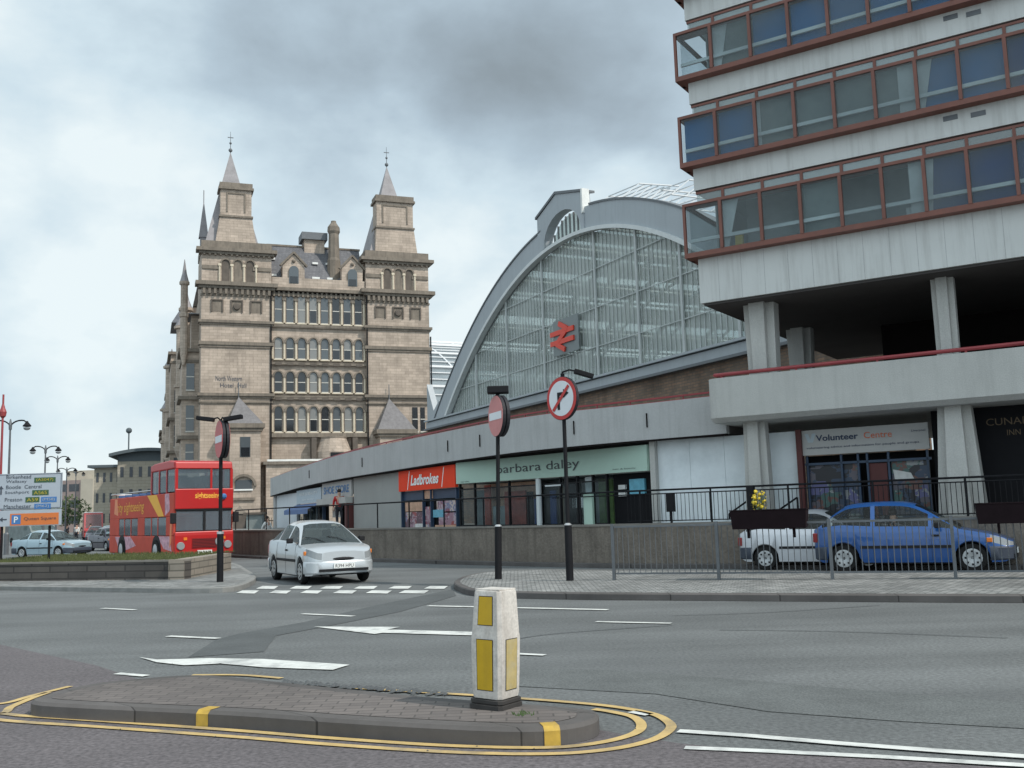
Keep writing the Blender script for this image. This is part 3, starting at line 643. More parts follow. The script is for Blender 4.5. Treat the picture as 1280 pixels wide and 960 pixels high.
# -- barbara daley
r, w, h = shop('salon', 'wide salon with pale green sign board and glass front', 573.5, 815)
m = MB(); m.box(.02, w-.02, -.12, .0, h-.80, h-.06); fa = m.build('fascia', 'sign_green', r)
text('barbara daley', 'sign_text_grey', fa, w*.475, -.13, h-.46, w*.44, .36)
text('hair salon', 'sign_text_grey', fa, w*.06, -.13, h-.74, w*.05, .05); text('hair & beauty', 'sign_text_grey', fa, w*.90, -.13, h-.70, w*.10, .05)
m = MB(); m.box(.0, w, 2.0, 2.05, 0, h-.8); m.box(0, w, .12, 2.0, h-.82, h-.80); m.build('interior', 'interior', r)
for (a, b, z1, y, mt) in ((.02, .10, h-1.05, 1.2, 'interior_light'), (.125, .16, h-.9, .4, 'screen_red'), (.17, .24, .7, .5, 'interior_light'), (.24, .36, h-1.15, .5, 'screen_red'), (.37, .40, h-1.2, .45, 'shop_dark'), (.41, .45, .9, .4, 'blind_navy'), (.105, .40, h-.85, 1.3, 'ad_orange'), (.56, .62, h-.9, .6, 'shop_dark'), (.66, .73, h-1.4, .7, 'interior_light'), (.735, .80, h-.95, .5, 'plant_green'), (.68, .715, h-.85, .3, 'sill_white'), (.50, .53, h-1.2, .3, 'blind_navy'), (.545, .585, h-1.1, .35, 'hotel_trim'), (.60, .655, .55, .6, 'sign_white')):
    y = .11+y*.35; m = MB(); m.box(w*a, w*b, y, y+.05, 0 if mt != 'sign_white' else .9, z1); m.build('screen', mt, r)
m = MB()
for f in (.002, .095, .30, .47, .575, .66, .735, .80): m.box(w*f, w*f+.05, .0, .09, 0, h-.81)
m.box(0, w*.8, .01, .08, h-1.02, h-.98); m.box(0, w*.8, .01, .08, 0, .08); m.build('window_frame', 'trim_black', r)
m = MB(); m.cyl((w*.475, -.05, 0), (w*.475, -.05, h-.81), .09, n=12); m.build('column', 'sill_white', r)
m = MB(); m.box(w*.505, w*.585, -.02, -.0, h-1.08, h-1.03); m.build('door_head', 'sill_white', r)
for a, b in ((.01, .095), (.105, .30), (.31, .47), (.49, .575), (.59, .66), (.68, .735), (.745, .80)):
    m = MB(); m.box(w*a, w*b, .04, .05, .08, h-1.02); m.build('window', 'shop_glass', r)
m = MB(); m.box(w*.805, w, .3, .35, 0, h-.81); m.build('side_wall', 'shop_dark', r)
m = MB(); m.box(w*.885, w*.95, .2, .28, .9, h-1.0); m.build('poster', 'ad_blue', r); m = MB(); m.box(w*.835, w*.865, .2, .28, 1.05, h-1.15); m.build('poster', 'ad_white', r)
m = MB(); m.box(w*.835, w*.865, .2, .28, .85, .98); m.build('poster', 'ad_white', r)
tr = thing('display_post', 'narrow pale turquoise display post in front of the salon', 'display post', tuple(gr(752, 657, FL)[:2])+(FL,), KA)
p0 = hit(752)[0] - e1*.8; tr.location = (p0.x, p0.y, FL)
m = MB(); m.box(-.14, .14, -.06, .06, .05, .95); m.build('panel', 'sign_green', tr); m = MB(); m.box(-.16, .16, -.1, .1, 0, .05); m.build('base', 'rail_black', tr)
# -- pilaster + white boarding
r, w, h = shop('concrete_pilaster', 'slim concrete pilaster between the salon and the boarded front', 815.5, 822, 'pilaster')
m = MB(); m.box(0, w, -.06, .3, 0, h-.02); m.build('shaft', 'concrete', r)
r, w, h = shop('boarded_shopfront', 'wide blank whitish boarding closing an empty shop front', 823, 1001, 'boarding')
for i in range(4):
    m = MB(); m.box(w*i/4+.004, w*(i+1)/4-.004, 0, .1, 0, h-.04); m.build('board', 'board_white', r)
# -- Volunteer Centre
r, w, h = shop('volunteer_centre', 'advice shop with dark text sign board under the concrete podium', 1003, 1168)
m = MB(); m.box(.0, w, -.10, .0, h-.70, h-.05); fa = m.build('fascia', 'sign_cream', r)
text('Volunteer', 'text_navy', fa, w*.315, -.11, h-.27, w*.33, .16, bold=.02); text('Centre', 'text_orange', fa, w*.63, -.11, h-.27, w*.21, .16)
text('Liverpool', 'text_navy', fa, w*.93, -.11, h-.24, w*.10, .07)
text('volunteering advice and information for people and groups', 'text_navy', fa, w*.50, -.11, h-.52, w*.86, .07)
m = MB(); m.prism_y([(w*.06, h-.14), (w*.09, h-.14), (w*.105, h-.3), (w*.12, h-.14), (w*.15, h-.14), (w*.125, h-.37), (w*.085, h-.37)], -.108, -.102); m.build('emblem', 'sign_greyblue', fa)
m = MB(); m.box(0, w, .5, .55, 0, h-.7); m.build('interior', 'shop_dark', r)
m = MB(); m.box(w*.05, w*.45, .1, .13, .05, h-.95); m.build('poster_window', 'posters_mixed', r)
m = MB(); m.box(w*.70, w*.97, .1, .13, .05, h-.95); m.build('poster_window', 'posters_mixed', r)
m = MB(); m.prism_y([(w*.71, 1.25), (w*.84, 1.15), (w*.86, 1.0), (w*.72, .98)], .085, .095); m.build('poster', 'ad_white', r)
m = MB()
for f in (.0, .05, .32, .45, .52, .68, .965): m.box(w*f, w*f+.05, .0, .09, 0, h-.71)
m.box(0, w, .0, .08, h-.96, h-.90); m.build('window_frame', 'shop_navy', r)
m = MB(); m.box(w*.53, w*.67, .06, .09, .0, h-.98); m.build('door', 'shop_maroon', r)
m = MB(); m.box(-.02, .12, -.2, .0, 0, h-.02); m.build('pier', 'shop_maroon', r)
# -- dark bar front at the right edge
r, w, h = shop('dark_bar_front', 'very dark bar front with dim gold lettering at the right edge', 1172, 1275, 'shop')
m = MB(); m.box(0, w+5, .0, .1, 0, h+.3); fa = m.build('front', 'shop_maroon' if 0 else 'shop_dark', r)
text('CUNARD', 'gold', fa, w*.99, -.01, h-.15, w*.62, .17); text('INN', 'gold', fa, w*1.0, -.01, h-.42, w*.16, .13)

# ================================================================== OFFICE BLOCK OVER THE SHOPS
ob = thing('office_block', 'tall office block of pale concrete panels with rust red window bands standing on columns', 'building', (KO.x, KO.y, 0), KA)
SX, EX, DY = 1.78, 19.0, 13.0
def rounded_band(x0, x1, y0, y1, z0, z1, lip, r, m_):   # podium: rounded left corner, sloped underside lip
    pts = [(x0+r-r*cos(a), y0+r-r*sin(a)) for a in [i*pi/2/8 for i in range(9)]] + [(x1, y0), (x1, y1), (x0, y1)]
    m_.prism(pts, z0+lip, z1)
    n = len(pts); q = [(max(p[0], x0+lip*1.2), max(p[1], y0+lip*1.2)) for p in pts]
    m_.add([(p[0], p[1], z0+lip) for p in pts] + [(p[0], p[1], z0) for p in q], [(i, (i+1) % n, n+(i+1) % n, n+i) for i in range(n)] + [tuple(range(n, 2*n))])
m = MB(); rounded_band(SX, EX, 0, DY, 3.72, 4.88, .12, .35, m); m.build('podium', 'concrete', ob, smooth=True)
m = MB(); m.tube([(SX+.1, .45, 5.02), (EX, .45, 5.02)], .05, 8); m.tube([(SX+.1, .45, 5.02), (SX+.1, 6, 5.02)], .04, 6)
for i in range(9): m.cyl((SX+.3+i*2, .45, 4.85), (SX+.3+i*2, .45, 5.02), .03, n=6)
m.build('handrail', 'rail_red', ob)
# columns: flared cross-shaped shafts
def cross_col(cx, cy, z0, z1, w0, w1, arm, name, mt='concrete'):
    m = MB()
    for (ax, ay) in ((1, arm), (arm, 1)):
        m.frustum((cx-w0*ax, cx+w0*ax, cy-w0*ay, cy+w0*ay, z0), (cx-w1*ax, cx+w1*ax, cy-w1*ay, cy+w1*ay, z1))
    m.build(name, mt, ob, bevel=.015)
for cx, cy, a, b_ in ((3.08, 1.0, .37, .42), (7.62, 1.0, .25, .26), (12.6, 1.0, .3, .34), (2.75, 5.5, .3, .38)): cross_col(cx, cy, 4.6, 7.0, a, b_, .5, 'column')
for cx, cy, a, b_ in ((2.80, .82, .34, .29), (7.68, .82, .52, .36), (12.3, .82, .54, .38)): cross_col(cx, cy, 1.09, 3.80, a, b_, .5, 'column')
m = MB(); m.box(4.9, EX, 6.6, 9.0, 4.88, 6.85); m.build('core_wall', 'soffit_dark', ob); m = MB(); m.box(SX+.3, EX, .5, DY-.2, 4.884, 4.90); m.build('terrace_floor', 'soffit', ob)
m = MB(); m.box(8.6, EX, 6.4, 6.58, 5.55, 5.72); m.build('core_ledge', 'soffit', ob)
# window bands and spandrels
m = MB(); m.box(SX, EX, 0, DY, 6.92, 8.18); m.build('spandrel', 'concrete_panel', ob)
m = MB(); m.box(SX+.08, EX, .08, DY-.08, 6.86, 6.918); m.build('soffit', 'soffit', ob)
FLZ = [(8.18, 9.58, 9.98, 10.68), (10.68, 12.02, 12.42, 13.12), (13.12, 14.42, 14.84, 15.6), (15.6, 16.9, 17.3, 18.2)]
mull = [2.58, 3.66, 4.68, 5.68, 6.66, 7.62, 8.56, 9.56, 10.6, 11.6, 12.6, 13.6, 14.6, 15.6, 16.6, 17.6]
BL = {0: ['clear', 'clear', 'clear', 'blind_grey', 'clear', 'clear', 'blind_navy', 'blind_navy', 'blind_navy'], 1: ['blind_blue', 'blind_blue', 'blind_grey', 'blind_grey', 'blind_grey', 'blind_grey', 'blind_blue', 'blind_blue', 'blind_navy'],
      2: ['clear', 'blind_grey', 'blind_blue', 'blind_blue', 'blind_blue', 'blind_blue', 'blind_blue', 'blind_grey', 'blind_navy'], 3: ['blind_grey']*9}
TOPB = {0: ['clear', 'blind_pale', 'blind_pale', 'blind_pale', 'sill_white', 'sill_white', 'shop_dark', 'shop_dark', 'shop_dark']}
for fi, (zb, zt, zc, zn) in enumerate(FLZ):
    m = MB(); m.box(SX, EX, 0, DY, zc+.04, zn); m.build('spandrel', 'concrete_panel', ob)
    m = MB(); m.box(SX+.02, EX, 0.05, DY, zc-.02, zc+.038); m.build('shadow_gap', 'oxide_dark', ob)
    # projecting box frame
    m = MB(); X0 = SX-.25; Y0 = -.30
    m.box(X0, EX, Y0, .25, zb-.06, zb+.07); m.box(X0, EX, Y0, .1, zt-.05, zt+.03)
    m.box(X0, X0+.07, Y0, Y0+.08, zb+.07, zt-.05); m.box(X0, X0+.10, .1, DY, zb-.06, zb+.07); m.box(X0, X0+.10, .1, DY, zt-.05, zt+.03)
    m.box(SX+.05, EX, -.02, .06, zc-.08, zc-.02)
    m.build('window_frame', 'oxide', ob)
    for i, x in enumerate(mull[:14]):
        m = MB(); m.box(x-.04, x+.04, Y0-.015, Y0+.1, zb+.07, zt-.05); m.box(x-.035, x+.035, -.03, .07, zt+.03, zc-.08); m.build('mullion', 'oxide', ob)
    xs = [X0+.07] + mull[:14]
    for i in range(14):
        a, b_ = xs[i]+.04, xs[i+1]-.04
        m = MB(); m.box(a-.01, b_+.01, Y0+.03, Y0+.04, zb+.07, zt-.05); m.build('window', 'office_glass', ob)
        m = MB(); m.box(max(a, SX+.08)-.01, b_+.01, .0, .01, zt+.03, zc-.08); m.build('top_light', 'office_glass_top', ob)
        k = BL[fi][min(i, 8)]
        if k != 'clear' and i < 10:
            m = MB(); m.box(a, b_, Y0+.21, Y0+.23, zb+.1, zt-.03); m.build('blind', k, ob)
        k = TOPB.get(fi, ['blind_pale']*9)[min(i, 8)]
        if k != 'clear' and i < 10: m = MB(); m.box(max(a, SX+.1), b_, .03, .05, zt+.05, zc-.05); m.build('top_blind', k, ob)
    m = MB(); m.box(X0+.08, X0+.09, .0, DY*.5, zb+.07, zt-.05); m.build('side_window', 'office_glass', ob)
    m = MB(); m.box(X0+.15, EX, Y0+.08, Y0+.14, zb+.36, zb+.45); m.build('rail', 'sill_white', ob)
    m = MB(); m.box(SX+.9, EX, 1.5, 1.6, zb, zc); m.box(SX+.3, SX+.35, .7, 3.8, zb+.2, zc); m.box(SX-.1, EX, .25, 3.8, zb-.02, zb+.02); m.box(SX+.1, EX, .2, 3.8, zc-.03, zc-.022); m.build('interior', 'interior', ob)
    rr = random.Random(fi)
    for i, f0, f1, lean in {0: ((5, .62, .95, .0), (6, -.02, .12, .1), (1, .0, .12, .3)), 1: ((5, .55, 1.0, .0), (6, .0, .14, .25), (2, .0, .1, 0)), 2: ((1, .0, .2, .2), (7, .5, .9, -.3)), 3: ()}[fi]:
        a, w_ = xs[i], xs[i+1]-xs[i]; m = MB(); m.prism_y([(a+w_*f0, zb+.1), (a+w_*f1, zb+.1), (a+w_*(f1+lean), zt-.03), (a+w_*f0, zt-.03)], Y0+.17, Y0+.19); m.build('curtain', 'blind_pale', ob)
    for i in range(9):
        if rr.random() < .8:
            x = xs[i]+rr.uniform(.1, .5); m = MB(); m.box(x, x+rr.uniform(.12, .4), -.02, .12, zb+.1, zb+rr.uniform(.25, .7)); m.build('furniture', rr.choice(['interior_light', 'sill_white', 'blind_grey', 'flower_yellow' if fi == 0 else 'blind_pale', 'hair']), ob)
for (s, z) in ((8.3, 13.0), (8.8, 12.95), (8.1, 10.55), (8.7, 10.5)):
    m = MB(); m.box(s, s+.32, -.012, .05, z-.14, z-.02); m.build('vent', 'galv', ob)
m = MB()
for i in range(17):
    x = SX+.55+i*.62; m.box(x-.006, x+.006, -.003, .002, 6.925, 8.1)
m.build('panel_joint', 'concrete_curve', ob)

# ================================================================== STATION SHEDS
GA = atan2(-.897, .442); GO = Vector((-6.01, 80.0))
shed = thing('station_shed', 'great arched glass end screen of the railway station with grey rim and red double arrow', 'station roof', (GO.x, GO.y, 0), GA)
S0, RI, DROP = 22.3, 24.6, 9.55       # arch centre, and an arc flattened a little towards its feet
ZI = 18.25
def arc_in(s):
    u = abs(s-S0)/20.4
    return 8.7 + 9.6*max(0, 1-u*u)
def arc_pts(f, s0, s1, n): return [(s0+(s1-s0)*i/n, f(s0+(s1-s0)*i/n)) for i in range(n+1)]
def param_arc(n=60, grow=0.0, x0=None, x1=None):
    out = []
    for i in range(n+1):
        u = -1+2*i/n
        out.append((S0+(20.4+grow*1.7)*u, 8.7+(9.55+grow)*(1-u*u)))
    return out
AI = param_arc(60); AO = param_arc(60, 1.35); AR = param_arc(60, -.22)
m = MB()
for i in range(60):
    if not (19.2 < (AO[i][0]+AO[i+1][0])/2 < 24.8): m.strip_y(AO[i:i+2], AI[i:i+2], -.35, .25)
dorm = [(18.85, 19.1), (18.85, 20.35), (21.4, 21.25), (24.5, 20.45), (24.75, 19.1)]
ring = [(22.0+2.35*cos(a), 18.25+1.75*sin(a)) for a in [pi*(1-i/12) for i in range(13)]]
m2 = [(18.85, 18.0)] + dorm + [(24.75, 18.0), (24.35, 18.2)] + ring[::-1] + [(19.65, 18.2)]
m.prism_y(m2, -.42, .20); m.build('rim_fascia', 'clad_grey', shed)
m = MB(); m.strip_y(AI, AR, -.5, -.1); m.build('arch_rib', 'rim_white', shed, smooth=False)
m = MB(); m.prism_y([(18.7, 20.35), (18.7, 20.5), (21.4, 21.42), (24.6, 20.6), (24.6, 20.45), (21.4, 21.25)], -.5, .5); [m.strip_y([(a, b+.12) for a, b in AO[i:i+2]], AO[i:i+2], -.42, .3) for i in range(60) if not (19.2 < AO[i][0] < 24.8)]; m.build('capping', 'clad_dark', shed)
m = MB(); m.box(24.6, 24.78, -.5, .0, 19.1, 20.6); m.build('white_post', 'lead_white', shed)
m = MB(); m.prism_y([(22+2.3*cos(a), 18.2+1.7*sin(a)) for a in [pi*(1-i/12) for i in range(13)]], .28, .30); m.build('crown_window', 'gable_glass', shed)
m = MB()
for i in range(9): x = 20.0+i*.5; m.box(x-.04, x+.04, .16, .26, 18.0, 18.2+1.7*sqrt(max(0, 1-((x-22)/2.3)**2)))
m.build('crown_bars', 'clad_dark', shed)
m = MB(); m.prism_y([p for p in AR if p[1] > 8.7], .02, .035); m.build('end_screen', 'gable_glass', shed)
def zin(s):
    for (a, za), (b, zb) in zip(AR, AR[1:]):
        if a <= s <= b: return za+(zb-za)*(s-a)/max(1e-6, b-a)
    return 8.7
m = MB()
s = 2.5
while s < 42.5: m.box(s-.022, s+.022, -.03, .0, 8.7, zin(s)); s += .42
m.build('glazing_bars', 'mullion_grey', shed)
for s in (7.9, 13.2, 18.6, 25.2, 29.6, 33.6, 38): m = MB(); m.box(s-.085, s+.085, -.14, -.035, 8.7, zin(s)); m.build('main_mullion', 'mullion_grey', shed)
m = MB()
for z in (11.0, 13.3, 15.6):
    L = [a for a, b in AR if b > z]; m.box(min(L), max(L), -.10, -.07, z-.025, z+.025)
m.build('transoms', 'mullion_grey', shed)
m = MB(); m.box(-.9, 48, -.7, .3, 8.45, 8.95); m.box(-.9, 48, -.9, .3, 9.0, 9.12); m.build('base_beam', 'clad_grey', shed)
m = MB(); m.box(-.9, 48, -.92, -.2, 8.30, 8.44); m.build('gutter', 'clad_dark', shed)
m = MB(); m.prism_y([(-1.6, 8.95), (2.9, 8.95), (1.0, 10.6), (-.2, 9.9), (-1.6, 12.2)], -.3, .2); m.build('foot_panel', 'clad_grey', shed)
m = MB(); m.box(-7, 48, -.55, .3, 0, 8.3); m.build('base_wall', 'old_brick', shed)
# barrel roof behind the screen
TOP = param_arc(48, .2); YL = 62
mo, mg, mr, mt_ = MB(), MB(), MB(), MB()
for i in range(48):
    (a, za), (b, zb) = TOP[i], TOP[i+1]
    tgt = mg if (i % 3) in (1,) and 3 < i < 45 else mo
    tgt.prism_y([(a, za), (b, zb), (b, zb+.08), (a, za+.08)], .3, YL)
for k in range(1, 13):
    y = k*4.6; Lw = param_arc(32, -.25); L2 = param_arc(32, -1.5)
    mr.strip_y(Lw, param_arc(32, -.5), y, y+.22)
    L2b = param_arc(32, -1.62); mr.strip_y(L2, L2b, y, y+.16)
    for i in range(1, 31): mr.tube([(Lw[i][0], y+.1, Lw[i][1]), (L2[i+(1 if i % 2 else -1)][0], y+.1, L2[i+(1 if i % 2 else -1)][1])], .07, 4)
for i in range(6, 44, 2): mt_.cyl((TOP[i][0], .3, TOP[i][1]-.25), (TOP[i][0], YL, TOP[i][1]-.25), .10, n=5)
mo.build('roof_deck', 'shed_deck', shed); mg.build('roof_glazing', 'roof_glass', shed); mr.build('roof_trusses', 'rib_blue', shed); mt_.build('purlins', 'rim_white', shed)
m = MB(); m.box(2, 43, YL, YL+.3, 0, 13); m.build('far_wall', 'shed_deck', shed)
lg = MB()      # the double arrow emblem: two bars joined by zig-zag arrows
def bar(mb, p, q, w, y0, y1):
    p = Vector(p); q = Vector(q); d = (q-p).normalized(); n_ = Vector((-d.y, d.x))*w/2; mb.prism_y([tuple(p-n_), tuple(q-n_), tuple(q+n_), tuple(p+n_)], y0, y1)
cx, cz = 21.5, 12.2
for (p, q, y) in (((-1.45, .30), (1.45, .30), -.42), ((-1.45, -.30), (1.45, -.30), -.425), ((-.35, .86), (.75, .36), -.43), ((.5, .26), (-.5, -.26), -.435), ((.35, -.86), (-.75, -.36), -.44)):
    bar(lg, (cx+p[0], cz+p[1]), (cx+q[0], cz+q[1]), .30, y, y+.1)
lg.build('double_arrow', 'logo_red', shed, label='red double arrow emblem on the glass screen')
m = MB(); m.box(cx-1.2, cx+1.9, -.31, -.25, cz-1.1, cz+1.1); m.build('emblem_board', 'logo_grey', shed)
def gantry(name, label, s0, s1, zb, zt, y0, y1, lean):
    r = thing(name, label, 'gantry', (GO.x, GO.y, 0), GA, 'white gantries on the station roof'); m = MB(); n = 7
    for s in (s0, s1):
        zs = zb if s == s0 else zb-.25
        m.tube([(s, y0, zs), (s+.2, y1, zs)], .05, 5); m.tube([(s, y0+lean, zs+zt), (s+.2, y1+lean, zs+zt+.1)], .05, 5)
        for i in range(n):
            y = y0+(y1-y0)*i/(n-1); m.tube([(s, y, zs), (s, y+lean, zs+zt)], .035, 4)
            if i < n-1: m.tube([(s, y, zs), (s, y+(y1-y0)/(n-1)+lean, zs+zt)], .02, 4)
    for i in range(n):
        y = y0+(y1-y0)*i/(n-1); m.tube([(s0, y, zb), (s1, y, zb-.25)], .035, 4); m.tube([(s0, y+lean, zb+zt), (s1, y+lean, zb-.25+zt)], .035, 4)
    m.build('frame', 'tube_white', r)
gantry('roof_gantry', 'white lattice gantry just right of the crown of the arch', 24.9, 28.2, 19.25, 1.0, .0, 2.6, 1.3)
gantry('roof_gantry', 'white ladder gantry on the arch beside the office block', 29.6, 32.2, 18.3, .95, .6, 6, 1.2)
# second shed, left of the first and set back
shed2 = thing('station_shed', 'lower glazed train shed roof with white tubes showing between the hotel and the arch', 'station roof', (GO.x, GO.y, 0), GA)
F = [(-47.9-36*(1+u), 15.0+15.5*(1-u*u)) for u in [1-2*i/40-0 for i in range(41)]]; F = [(-47.9-36*(1-u), 14.6+15.6*(1-u*u)) for u in [1-2*i/40 for i in range(41)]]; y0 = 20.0; YE = 95
gm, wm = MB(), MB()
for i in range(40):
    (a, za), (b, zb) = F[i], F[i+1]; gm.prism_y([(a, za), (b, zb), (b, zb+.06), (a, za+.06)], y0, YE)
gm.build('roof_glazing', 'shed_glass', shed2)
for i in range(0, 41): wm.cyl((F[i][0], y0, F[i][1]+.25), (F[i][0], YE, F[i][1]+.25), .12 if i % 3 else .28, n=6)
F2 = [(a, b+.25) for a, b in F]; F3 = [(a, b-.15) for a, b in F]
for y in [y0-.3] + [y0+6*k for k in range(1, 13)]: wm.strip_y(F2, F3, y, y+.3)
wm.build('white_tubes', 'tube_white', shed2)
m = MB(); m.strip_y([(a, b+.5) for a, b in F], [(a, b-.3) for a, b in F], y0-.75, y0-.32); m.build('end_rim', 'lead_white', shed2)
m = MB(); m.box(-125, -47, y0-.1, YE, 0, 14.5); m.build('side_walls', 'old_brick', shed2); m = MB(); m.prism_y([p for p in F] , y0-.2, y0-.15); m.build('end_screen', 'gable_glass', shed2)

# ================================================================== HOTEL
HC = at(250, 545, 100.0); HA = radians(20.2)
ht = thing('grand_hotel', 'large sandstone Victorian hotel with twin pointed towers and slate roof', 'building', (HC.x, HC.y, 0), HA)
st, tm = MB(), MB()
D = 62
st.box(0, 7, 0, 7, 0, 29.3); st.box(17, 24, 0, 7, 0, 29.3); st.box(7, 17, .45, 7, 0, 25.3); st.box(0, 24, 7, D, 0, 25.3)
st.box(7.05, 16.95, .2, .45, 24.9+.6, 26.9)          # parapet over the centre
HWALL = st
def cornice(x0, x1, z, h, p, t=None):
    tm.box(x0-p, x1+p, -p, 1.0, z, z+h); tm.box(x0-p*.5, x1+p*.5, -p*.55, .8, z-h*.7, z-.003)
for x0, x1 in ((0, 7), (17, 24)):
    cornice(x0, x1, 29.2, .35, .55); cornice(x0, x1, 25.6, .4, .6); cornice(x0, x1, 21.75, .28, .28); cornice(x0, x1, 19.45, .35, .22); cornice(x0, x1, 14.2, .3, .3); cornice(x0, x1, 13.5, .18, .15)
    tm.box(x0-.05, x1+.05, -.05, 7.05, 29.55, 30.35)
    n = 13
    for i in range(n): x = x0+.25+i*(6.5/(n-1)); tm.box(x-.13, x+.13, -.35, 0, 24.75, 25.3); tm.box(x-.1, x+.1, -.3, 0, 28.8, 29.0)
    tm.box(x0-.08, x1+.08, -.08, .3, 24.55, 24.75)
    # sill band either side of the triple arches
    tm.box(x0+.05, x0+1.9, -.12, .0, 27.35, 27.75); tm.box(x1-1.9, x1-.05, -.12, 0, 27.35, 27.75)
    tm.box(x0-.2, x1+.2, -.2, .3, 7.0, 7.5)
for z, h, p in ((25.45, .35, .55), (21.65, .25, .3), (17.6, .22, .3), (13.95, .22, .3), (10.0, .42, .5), (7.0, .5, .35)): tm.box(6.9, 17.1, .45-p, .6, z, z+h)
for i in range(20): x = 7.3+i*.5; tm.box(x-.1, x+.1, .15, .45, 24.85, 25.4)
st.build('wall', 'hotel_stone', ht)
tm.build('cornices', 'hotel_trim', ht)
# triple arches and square panels on the towers
for x0 in (0, 17):
    for k in range(3):
        cx = x0+3.5+(k-1)*1.22+.1
        m = MB(); P = [(cx-.38, 26.0), (cx+.38, 26.0), (cx+.38, 28.0)] + [(cx+.38*cos(a), 28.0+.38*sin(a)) for a in [pi*i/8 for i in range(1, 8)]] + [(cx-.38, 28.0)]
        m.prism_y(P, -.03, -.01); m.build('tower_window', 'hotel_dark' if k != 1 else 'hotel_trim', ht)
        m = MB(); ring = [(cx+.56*cos(a), 28.0+.56*sin(a)) for a in [pi*i/10 for i in range(11)]]; rin = [(cx+.40*cos(a), 28.0+.40*sin(a)) for a in [pi*i/10 for i in range(11)]]
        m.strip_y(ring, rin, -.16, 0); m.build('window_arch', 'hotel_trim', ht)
    for k in range(4): cx = x0+3.5+(k-1.5)*1.22+.1; m = MB(); m.cyl((cx, -.1, 26.0), (cx, -.1, 27.7), .10, n=8); m.box(cx-.16, cx+.16, -.22, 0, 27.7, 27.95); m.build('colonnette', 'colonnette', ht)
    for k in range(3):
        cx = x0+3.5+(k-1)*1.95
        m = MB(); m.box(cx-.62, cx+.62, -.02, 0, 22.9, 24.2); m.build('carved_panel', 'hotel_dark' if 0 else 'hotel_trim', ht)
        m = MB(); m.strip_y([(cx-.62, 22.9), (cx-.62, 24.2), (cx+.62, 24.2), (cx+.62, 22.9)], [(cx-.48, 22.9), (cx-.48, 24.06), (cx+.48, 24.06), (cx+.48, 22.9)], -.12, -.02)
        if k == 1: m.lathe([(.38, -.1), (.30, -.2), (.12, -.22)], 12, (cx, 0, 23.5), 'Y')
        m.build('panel_moulding', 'hotel_dark', ht)
# tower-top stacks, spires, finials
for x0, b, t_, hx in ((0, (1.35, 5.45), (1.85, 5.0), 3.05), (17, (18.15, 22.9), (18.4, 22.5), 20.3)):
    r_ = ht
    m = MB(); m.frustum((b[0], b[1], .3, 2.6, 30.3), (t_[0]-.05, t_[1]+.05, .45, 2.4, 33.2)); m.box(t_[0], t_[1], .5, 2.4, 33.2, 36.1)
    s_ = m.build('chimney_stack', 'hotel_stone', ht)
    m = MB(); m.box(t_[0]-.22, t_[1]+.22, .25, 2.6, 36.1, 36.35); m.box(t_[0]-.1, t_[1]+.1, .38, 2.5, 36.35, 36.85); m.box(t_[0]-.15, t_[1]+.15, .3, 2.5, 33.1, 33.3)
    m.strip_y([(t_[0]+.6, 33.7), (t_[0]+.6, 35.8), (t_[1]-.6, 35.8), (t_[1]-.6, 33.7)], [(t_[0]+.75, 33.7), (t_[0]+.75, 35.65), (t_[1]-.75, 35.65), (t_[1]-.75, 33.7)], .42, .5)
    for i in range(5): x = t_[0]+.3+i*((t_[1]-t_[0]-.6)/4); m.cyl((x, 1.4, 36.85), (x, 1.4, 37.15), .13, n=8)
    m.build('stack_cap', 'hotel_trim', s_)
    m = MB(); m.pyramid(hx-2.7, hx+2.7, 3.5-2.9, 3.5+2.9, 30.3, 41.3, hx, 3.5); sp = m.build('spire', 'slate_pale', ht)
    m = MB(); m.cyl((hx, 3.5, 40.8), (hx, 3.5, 43.6), .05, .02, n=6); m.blob((hx, 3.5, 41.5), .22, 8, 5); m.blob((hx, 3.5, 42.3), .14, 8, 5); m.box(hx-.3, hx+.3, 3.47, 3.53, 42.9, 42.98); m.build('finial', 'clad_dark', sp)
    m = MB(); q = x0+.45 if x0 == 0 else x0+6.4; m.box(q-.35, q+.35, 5.6, 6.4, 30.3, 32.2 if x0 == 0 else 31.6); m.pyramid(q-.5, q+.5, 5.5, 6.5, 32.2 if x0 == 0 else 31.6, 36.5 if x0 == 0 else 33.2); m.cyl((q, 6, 36 if x0 == 0 else 33), (q, 6, 37.6 if x0 == 0 else 33.6), .05, n=5); m.build('corner_pinnacle', 'slate_pale', ht)
